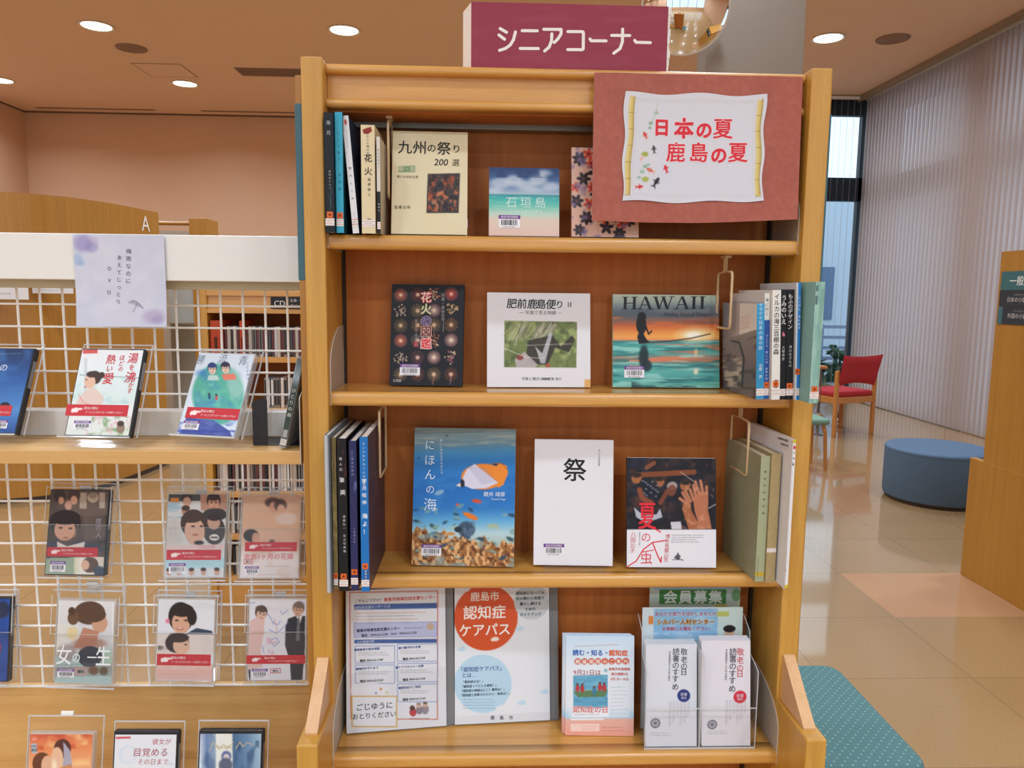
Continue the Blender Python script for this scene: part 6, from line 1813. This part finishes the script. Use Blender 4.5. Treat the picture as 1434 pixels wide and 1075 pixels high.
    a.ell(302, 744, 16, 20, '#45403f'); a.ell(273, 734, 19, 20, '#4a3a34'); a.ell(274, 745, 14.5, 19, '#d6ad98'); a.ell(270, 727, 15, 6, '#4a3a34'); a.ell(302, 733, 9, 10, '#c49f8a'); a.ell(303, 726, 10, 5, '#3a302e'); a.ell(272, 738, 2.6, 1.2, '#3a2a24'); a.ell(284, 738, 2.2, 1.2, '#3a2a24'); a.ell(275, 750, 4, 1.4, '#b5605a'); a.ell(280, 761, 7, 3, '#33302f'); a.poly([(232, 726), (252, 726), (256, 760), (230, 764)], '#cbc9c6'); a.dashes(236, 730, 248, 756, 4, '#8a8a8e', .5, 3, True); a.ell(302, 754, 7, 4.5, '#e2dedc'); a.rect(297, 753, 307, 755, '#3a3838')
    a.rect(228, 764, 320, 770, '#e3c4c4', .8); a.text('八日の空', 290, 767, 6, '#d9707c'); a.rect(228, 782, 322, 796, '#a9cdd6'); a.dashes(262, 786, 312, 792, 2, '#6a9aa8', .5, 4)
    for q, x in enumerate((236, 250, 268, 285, 304)):
        a.rect(x - 5, 796, x + 6, 807, '#c4ccd2'); a.ell(x, 801, 3.6, 4.6, '#c89a84'); a.ell(x, 797.5, 3.8, 2.4, '#3a2e2a')
    D['B'] = (a, -.651, 1.631, .860, 0, 13, 'DVD with a pale face collage and small portraits along the bottom, middle mesh row', 'case_clear', (233, 770, 311, 784), (236, 788, 260, 802), 'hang')
    a = Art(((342.3, 691.5), (424.6, 692.7), (419.5, 809), (334.4, 808)), .130, .184, '#d8bba4', 1.0)
    a.grad([(691, '#c9a690'), (720, '#d3ad92'), (755, '#d9b49a'), (772, '#e2d6d2'), (810, '#d8d4d6')]); a.noise(22, 18, '#c49678', .5, 3)
    a.ell(384, 702, 11, 7, '#4a3630', .9, 3); a.ell(385, 709, 6, 8, '#c99a80', .9, 2); a.ell(395, 706, 9, 9, '#4f3c36', .9, 3); a.ell(396, 713, 6, 8, '#d3a68c', .95, 2); a.ell(404, 725, 16, 8, '#d9cdc8', .7, 4)
    a.ell(352, 748, 11, 9, '#33282a', .95, 2); a.ell(359, 752, 6, 8, '#d0a088', .95, 2); a.ell(382, 757, 4, 3, '#4a3a38', .8, 2); a.rect(336, 764, 420, 768, '#e0c8bc', .4)
    a.text('余命1ヶ月の花嫁', 377, 778, 9.4, '#d66a74', .01); a.frame(341, 782, 353, 788, '#b5444a', .9); a.text('館内', 347, 785, 3.8, '#8a3a3e', .02); a.dashes(372, 790, 412, 795, 1, '#8a7a80', .5, 3); a.dashes(358, 802, 400, 806, 1, '#d07a84', .6, 4)
    D['C'] = (a, -.484, 1.631, .858, 0, 13, 'peach DVD with faint heads and pink title, middle mesh row beside the bookcase', 'case_clear', (343, 757, 418, 770), (342, 791, 362, 803), 'hang')
    # ---- lower row
    a = Art((-70, 834, 10, 952), .130, .184, '#2b4f9c', 1.2)
    a.noise(14, 20, '#1d3a7c', .6, 3); a.ell(0, 850, 10, 12, '#2a2c3a', .8, 3); a.rect(-66, 900, 0, 912, '#c4303a')
    D['Z'] = (a, -1.150, 1.640, .612, 0, 10, 'blue DVD cut off by the left edge, on the lower mesh row', 'dvd_black', None, None, 'hang')
    a = Art(((83.8, 835.8), (162.9, 839), (156.2, 958), (78.3, 953.7)), .130, .184, '#d3d5d8', 1.0)
    a.grad([(836, '#dcdcdd'), (900, '#c6c9cc'), (915, '#9fb4b4'), (960, '#a9c2bf')]); a.grad([(80, '#e3dcc8'), (110, '#d3d5d8')], (80, 870, 112, 915), .6, True)
    a.ell(127, 855, 22, 17, '#5a4334'); a.ell(104, 862, 8, 10, '#6a4e3a'); a.ell(102, 852, 5, 6, '#4f3a2c'); a.ell(141, 870, 11, 14, '#c79a80'); a.poly([(148, 862), (153, 872), (147, 876)], '#c79a80'); a.ell(132, 858, 18, 11, '#5a4334'); a.poly([(118, 876), (140, 882), (136, 902), (104, 906), (112, 890)], '#b9826a'); a.ell(126, 900, 24, 9, '#9a6a58', .7, 4); a.ell(103, 884, 8, 9, '#e0c070', .6, 4)
    a.ell(127, 918, 17, 15, '#2f3442'); a.ell(95, 912, 14, 12, '#8a7472', .6, 5); a.rect(78, 928, 162, 930, '#6a7a7a', .4); a.grad([(932, '#86817a'), (944, '#8f9a96')], (78, 932, 162, 946), .8)
    a.ell(132, 938, 7, 6, '#6a4a3a', .9, 3); a.ell(146, 939, 6, 6, '#5a4a3a', .9, 3); a.ell(153, 920, 6, 10, '#a3c0a0', .6, 4)
    for ch, x, y, s_ in (('女', 91, 915, 24), ('の', 108, 919, 13), ('一', 130, 919.5, 15), ('生', 146, 918, 24)):
        a.text(ch, x, y, s_, '#eef2f2', .008, sy=1.2, sx=.95)
    a.rect(158.5, 842, 160, 952, '#e9ecee', .8); a.frame(107, 934.5, 121, 943, '#d98a86', 1.2); a.text('館内', 114, 939, 4.4, '#3a2a2a', .02)
    D['D'] = (a, -.905, 1.622, .614, -4.0, 10, 'white DVD with a woman in profile and large white title, lower mesh row', 'case_clear', None, (82, 934, 105, 946), 'hang')
    a = Art(((224.5, 835.8), (306, 836.6), (298, 953.7), (219, 952.5)), .130, .184, '#d9dbe0', 1.0)
    a.ell(256, 862, 18, 22, '#2f2422'); a.ell(256, 871, 13, 16, '#d2a388'); a.ell(258, 852, 17, 10, '#2f2422'); a.ell(272, 862, 7, 12, '#2f2422'); a.ell(250, 867, 2.4, 1.2, '#2a1c18'); a.ell(263, 867, 2.4, 1.2, '#2a1c18'); a.ell(254, 879, 5, 2, '#a84a44'); a.ell(254, 878.4, 3.6, .9, '#f0e6e2'); a.poly([(240, 886), (256, 890), (278, 878), (300, 882), (302, 888), (240, 888)], '#3a4656'); a.ell(237, 868, 3.4, 3.4, '#e0708a', .8)
    a.rect(218, 887, 302, 916, '#d9cfc8'); a.ell(250, 900, 17, 14, '#33282a'); a.ell(256, 904, 12, 12, '#d8b098'); a.ell(252, 892, 15, 7, '#33282a'); a.ell(262, 902, 2, 1, '#2a1c18'); a.text('侭', 226, 907, 8, '#3a2a2a', .02); a.text('ウミ', 233, 907, 5, '#3a2a2a'); a.dashes(284, 890, 298, 912, 4, '#9a9a9e', .5, 4, True); a.dashes(276, 840, 300, 844, 1, '#9a9aa0', .5, 3)
    a.grad([(929, '#e0c4b8'), (940, '#dcaea2'), (954, '#d8bab4')], (216, 929, 304, 956)); a.text('海のミライ', 258, 935, 7, '#e2d2cc', .0); a.dashes(222, 942, 290, 950, 2, '#b08a86', .5, 5)
    D['E'] = (a, -.686, 1.637, .610, -2.5, 10, 'DVD with a laughing man above a sleeping face, lower mesh row', 'case_clear', (221, 915, 297, 931), None, 'hang')
    a = Art(((350.3, 837.8), (428.6, 837.8), (428.6, 952.5), (346.3, 952.5)), .130, .184, '#dddde3', 1.0)
    q_ = lambda x, y: (280 + x / 6.719, 820 + y / 6.719)
    face(a, *q_(575, 250), 8.5, '#d8b49e', '#5a4a42', turn=.6, tilt=15); a.poly([q_(470, 320), q_(540, 285), q_(610, 310), q_(600, 440), q_(570, 600), q_(590, 760), q_(450, 790), q_(455, 450)], '#d9b9b4'); a.line([q_(480, 440), q_(545, 425), q_(600, 430)], 4, '#d3ac9a'); a.poly([q_(450, 785), q_(475, 785), q_(472, 890), q_(458, 890)], '#3f3a44')
    face(a, *q_(925, 215), 8.2, '#cfa892', '#7a6a5c', tilt=8); a.poly([q_(830, 300), q_(900, 275), q_(990, 275), q_(995, 560), q_(975, 895), q_(865, 895), q_(850, 700), q_(805, 560), q_(805, 380)], '#34343a'); a.poly([q_(905, 280), q_(965, 275), q_(940, 350)], '#dcd8d8'); a.poly([q_(920, 290), q_(938, 290), q_(945, 500), q_(925, 515), q_(905, 500)], '#6a6e74')
    for p in (((640, 260), (670, 300), (690, 350)), ((760, 230), (780, 260), (830, 220)), ((690, 330), (730, 360), (760, 320)), ((650, 400), (720, 440), (790, 380), (830, 330)), ((660, 500), (720, 480), (750, 520), (700, 560), (660, 500)), ((450, 160), (520, 150)), ((940, 140), (990, 165)), ((590, 560), (600, 620))):
        a.line([q_(*s_) for s_ in p], 1.1, '#7f8cc4', .85)
    a.line([q_(700, 300), q_(725, 400), q_(720, 430)], 1, '#d98a94', .8); a.noise(6, 6, '#d9a4b4', .6, 4, .55, 5, (*q_(630, 480), *q_(740, 640))); a.frame(*q_(668, 778), *q_(760, 820), '#c4444a', 1); a.text('館内', *q_(713, 800), 4, '#4a2a2c', .02)
    D['F'] = (a, -.477, 1.640, .609, 0, 10, 'white DVD with a pink dress and dark suit, lower mesh row', 'case_clear', (344.5, 915.5, 428.5, 928), (352, 935, 375, 948), 'hang')
    # ---- bottom row on the base shelf
    g_ = lambda x, y: (x / 5.975, 900 + y / 5.975)
    a = Art(((41.5, 1027.6), (134.4, 1031.6), (128, 1155), (24, 1150)), .130, .184, '#d8674a', 1.0)
    a.grad([(1026, '#cf6248'), (1045, '#e08a58'), (1070, '#e6a878'), (1150, '#c98a60')]); a.noise(18, 14, '#f0c88a', .7, 3, .5, 4, (30, 1030, 130, 1070)); a.noise(16, 9, '#c04a34', .6, 13, .52, 4, (30, 1026, 130, 1048))
    a.ell(*g_(340, 990), 15, 15, '#6a3f2a'); a.ell(*g_(390, 1010), 10, 14, '#dcae8c'); a.ell(*g_(530, 880), 13, 12, '#5a342a'); a.ell(*g_(480, 950), 9, 14, '#e2b898'); a.poly([g_(540, 830), g_(600, 900), g_(620, 1046), g_(520, 1046), g_(540, 940)], '#a8a4b4'); a.poly([g_(490, 1030), g_(600, 1000), g_(640, 1075), g_(460, 1090)], '#c98a5a'); a.ell(*g_(450, 1010), 4, 8, '#f5e6c8', .8, 4)
    a.rect(*g_(250, 830), *g_(300, 905), '#a8b8c4', .9); a.text('DVD', *g_(275, 850), 3.6, '#3a4a5a'); a.text('通常', *g_(275, 880), 5, '#4a5a6a'); a.rect(*g_(258, 793), *g_(300, 806), '#e6a8a0', .8)
    D['G'] = (a, -.886, 1.461, .389, -1, 11, 'orange DVD with a couple about to kiss, bottom row at the left', 'case_clear', None, None, 'base')
    k_ = lambda x, y: (140 + x / 4.78, 980 + y / 4.78)
    a = Art(((162, 1025), (244, 1028), (240, 1140), (156, 1140)), .128, .180, '#dde2e8', 1.0)
    a.rect(*k_(108, 230), *k_(205, 242), '#cf5058'); a.ell(*k_(185, 340), 12, 12, '#c6d6ea', .6, 4); a.ell(*k_(190, 340), 9, 9, '#dde2e8', .9, 3)
    a.text('彼女が', *k_(405, 268), 8.6, '#b5465a', -.004, shear=.1); a.text('目覚める', *k_(335, 330), 12, '#a83a4e', -.002, shear=.1); a.text('その日まで', *k_(350, 388), 8.4, '#b5465a', -.004, shear=.1)
    a.noise(10, 8, '#a9b8d0', .7, 4, .5, 4, (*k_(380, 395), *k_(480, 470))); a.ell(*k_(200, 480), 12, 9, '#e6c0a0', .9, 4); a.ell(*k_(360, 490), 14, 10, '#d8a888', .9, 4)
    D['H'] = (a, -.711, 1.461, .391, -1, 11, 'white DVD with large red title, middle of the bottom row', 'dvd_black', None, None, 'base')
    a = Art(((283, 1029), (362, 1032), (358, 1140), (277, 1140)), .128, .180, '#7f9ab8', 1.0)
    a.grad([(280, '#dfe6ee'), (291, '#6a86b0'), (302, '#8fa4bc'), (304, '#e2e6e0'), (324, '#dfe2da'), (326, '#4a6a90'), (345, '#6a8cb0'), (362, '#a3c0d4')], (270, 1026, 366, 1145), 1, True); a.noise(7, 18, '#3f5a80', .6, 3, .52, 4, (284, 1030, 303, 1078)); a.noise(8, 14, '#2f4a70', .6, 13, .5, 4, (328, 1040, 362, 1090))
    a.ell(*k_(845, 372), 6.5, 6.5, '#5a6a9a', .95, 2); a.ell(*k_(845, 380), 4, 4.5, '#cfc6c6'); a.ell(*k_(840, 425), 9, 9, '#4f5670', .9, 3); a.ell(*k_(660, 430), 6, 8, '#cfe6f2', .9, 3)
    a.rod([k_(*s_) for s_ in ((740, 340), (760, 290), (790, 310), (800, 330), (830, 300), (850, 330), (890, 290))], .9, '#c9b88a'); a.rod([k_(*s_) for s_ in ((905, 330), (930, 290), (950, 320), (975, 295), (1010, 310))], .9, '#c9b88a'); a.text('Another', *k_(835, 315), 7, '#bfae84', -.01, shear=.35)
    D['I'] = (a, -.534, 1.461, .391, -1, 11, 'blue and white DVD with gold script title, right of the bottom row', 'dvd_black', None, None, 'base')
    WHERE = {'L1': 'dark blue DVD at the left edge of the shelf', '2': 'white DVD with red brush title', '3': 'DVD with the painted balloon', 'A': 'dark DVD on the mesh', 'B': 'face collage DVD', 'C': 'peach DVD beside the bookcase', 'Z': 'blue DVD at the left edge of the mesh',
             'D': 'DVD with the woman in profile on the mesh', 'E': 'DVD with the laughing man', 'F': 'DVD with pink dress and dark suit', 'G': 'orange DVD in the bottom row', 'H': 'DVD with red title in the bottom row', 'I': 'blue and white DVD in the bottom row'}
    for k, (a, x, y, z, yaw, lean, lab, body, band, code, kind) in D.items():
        dvd(a, x, y, z, yaw, lean, lab, body, band, code)
        dvd_holder(x, y, z, yaw, lean, 'clear acrylic holder of the ' + WHERE[k], kind, *( (.158, .218) if k in ('G', 'D') else (.148, .203)))
    for k, x, y, z, yaw, lean, h_ in (('D', -.905, 1.622, .614, -4.0, 10, .218), ('G', -.886, 1.461, .389, -1, 11, .218)):
        t = root('white_clip', (x, y, z), 'small white clip on the holder top of the ' + WHERE[k].split(' in the')[0].split(' on the')[0], 'clip', 'white clips on DVD holders', R(yaw), -R(lean))
        b = MB(); b.prism([(.0145, h_ + .0003), (.019, h_ + .0003), (.019, h_ + .006), (.0165, h_ + .009), (.0145, h_ + .006)], -.012, .014, 'white_board'); b.build('clip_body', t)

# black metal bookend and the leaning DVD at the end of the rack shelf
t = root('metal_bookend', (-.470, 1.555, 1.1785), 'black L-shaped metal bookend on the rack shelf', 'bookend')
b = MB(); b.prism([(-.0165, 0), (.0145, 0), (.0145, .096), (.011, .100), (.004, .100), (-.013, .094), (-.0165, .090)], -.0008, .0008, 'black_metal', 'y'); b.build('upright_plate', t)
b = MB(); b.box((-.0165, 0, 0), (.0880, .09, .0012), 'black_metal'); b.build('base_plate', t)
r_ = root('leaning_dvd_case', (-.4145, 1.512, 1.1822), 'clear DVD case seen spine on, leaning right against the rack end plate', 'DVD')
r_.rotation_euler = (0, R(12.5), R(1))
b = MB(); b.box((-.0072, 0, 0), (.0072, .135, .190), 'case_clear'); b.build('case_body', r_, bevel=.001)
a = Art((0, 0, 14, 186), .0118, .184, '#3f4a50', 1, 'print_gloss')
a.grad([(0, '#5a6a70'), (40, '#9fb4c4'), (60, '#4a5658'), (110, '#39443f'), (150, '#4a5552'), (186, '#6a6f70')]); a.text('ひとりの海', 7, 92, 11, '#cfd4cc', .01, vert=True, step=13); a.rect(2, 150, 12, 166, '#c9cac6', .8); a.dashes(3, 168, 12, 178, 2, '#c9c9c9', .7, 3)
b = MB(); a.emit(b, lambda P: P + (0, -.0006, .003)); b.box((-.0066, .001, .003), (-.0060, .132, .187), 'print_gloss', hx('#8f979b')); b.box((.0060, .001, .003), (.0066, .132, .187), 'print_gloss', hx('#4a5154')); b.build('cover_sleeve', r_)
g = Art((0, 0, 14, 14), .0118, .013, '#dcd9d4', 1); g.dashes(2, 3, 12, 11, 2, '#55524e', .7, 2)
b = MB(); g.emit(b); b.box((-.0059, .0001, 0), (.0059, .0003, .013), 'print_gloss', hx('#dcd9d4')); b.build('call_label', r_, loc=(0, -.0011, .006))

# the lettering helper is not part of the place
bpy.data.objects.remove(_fo)
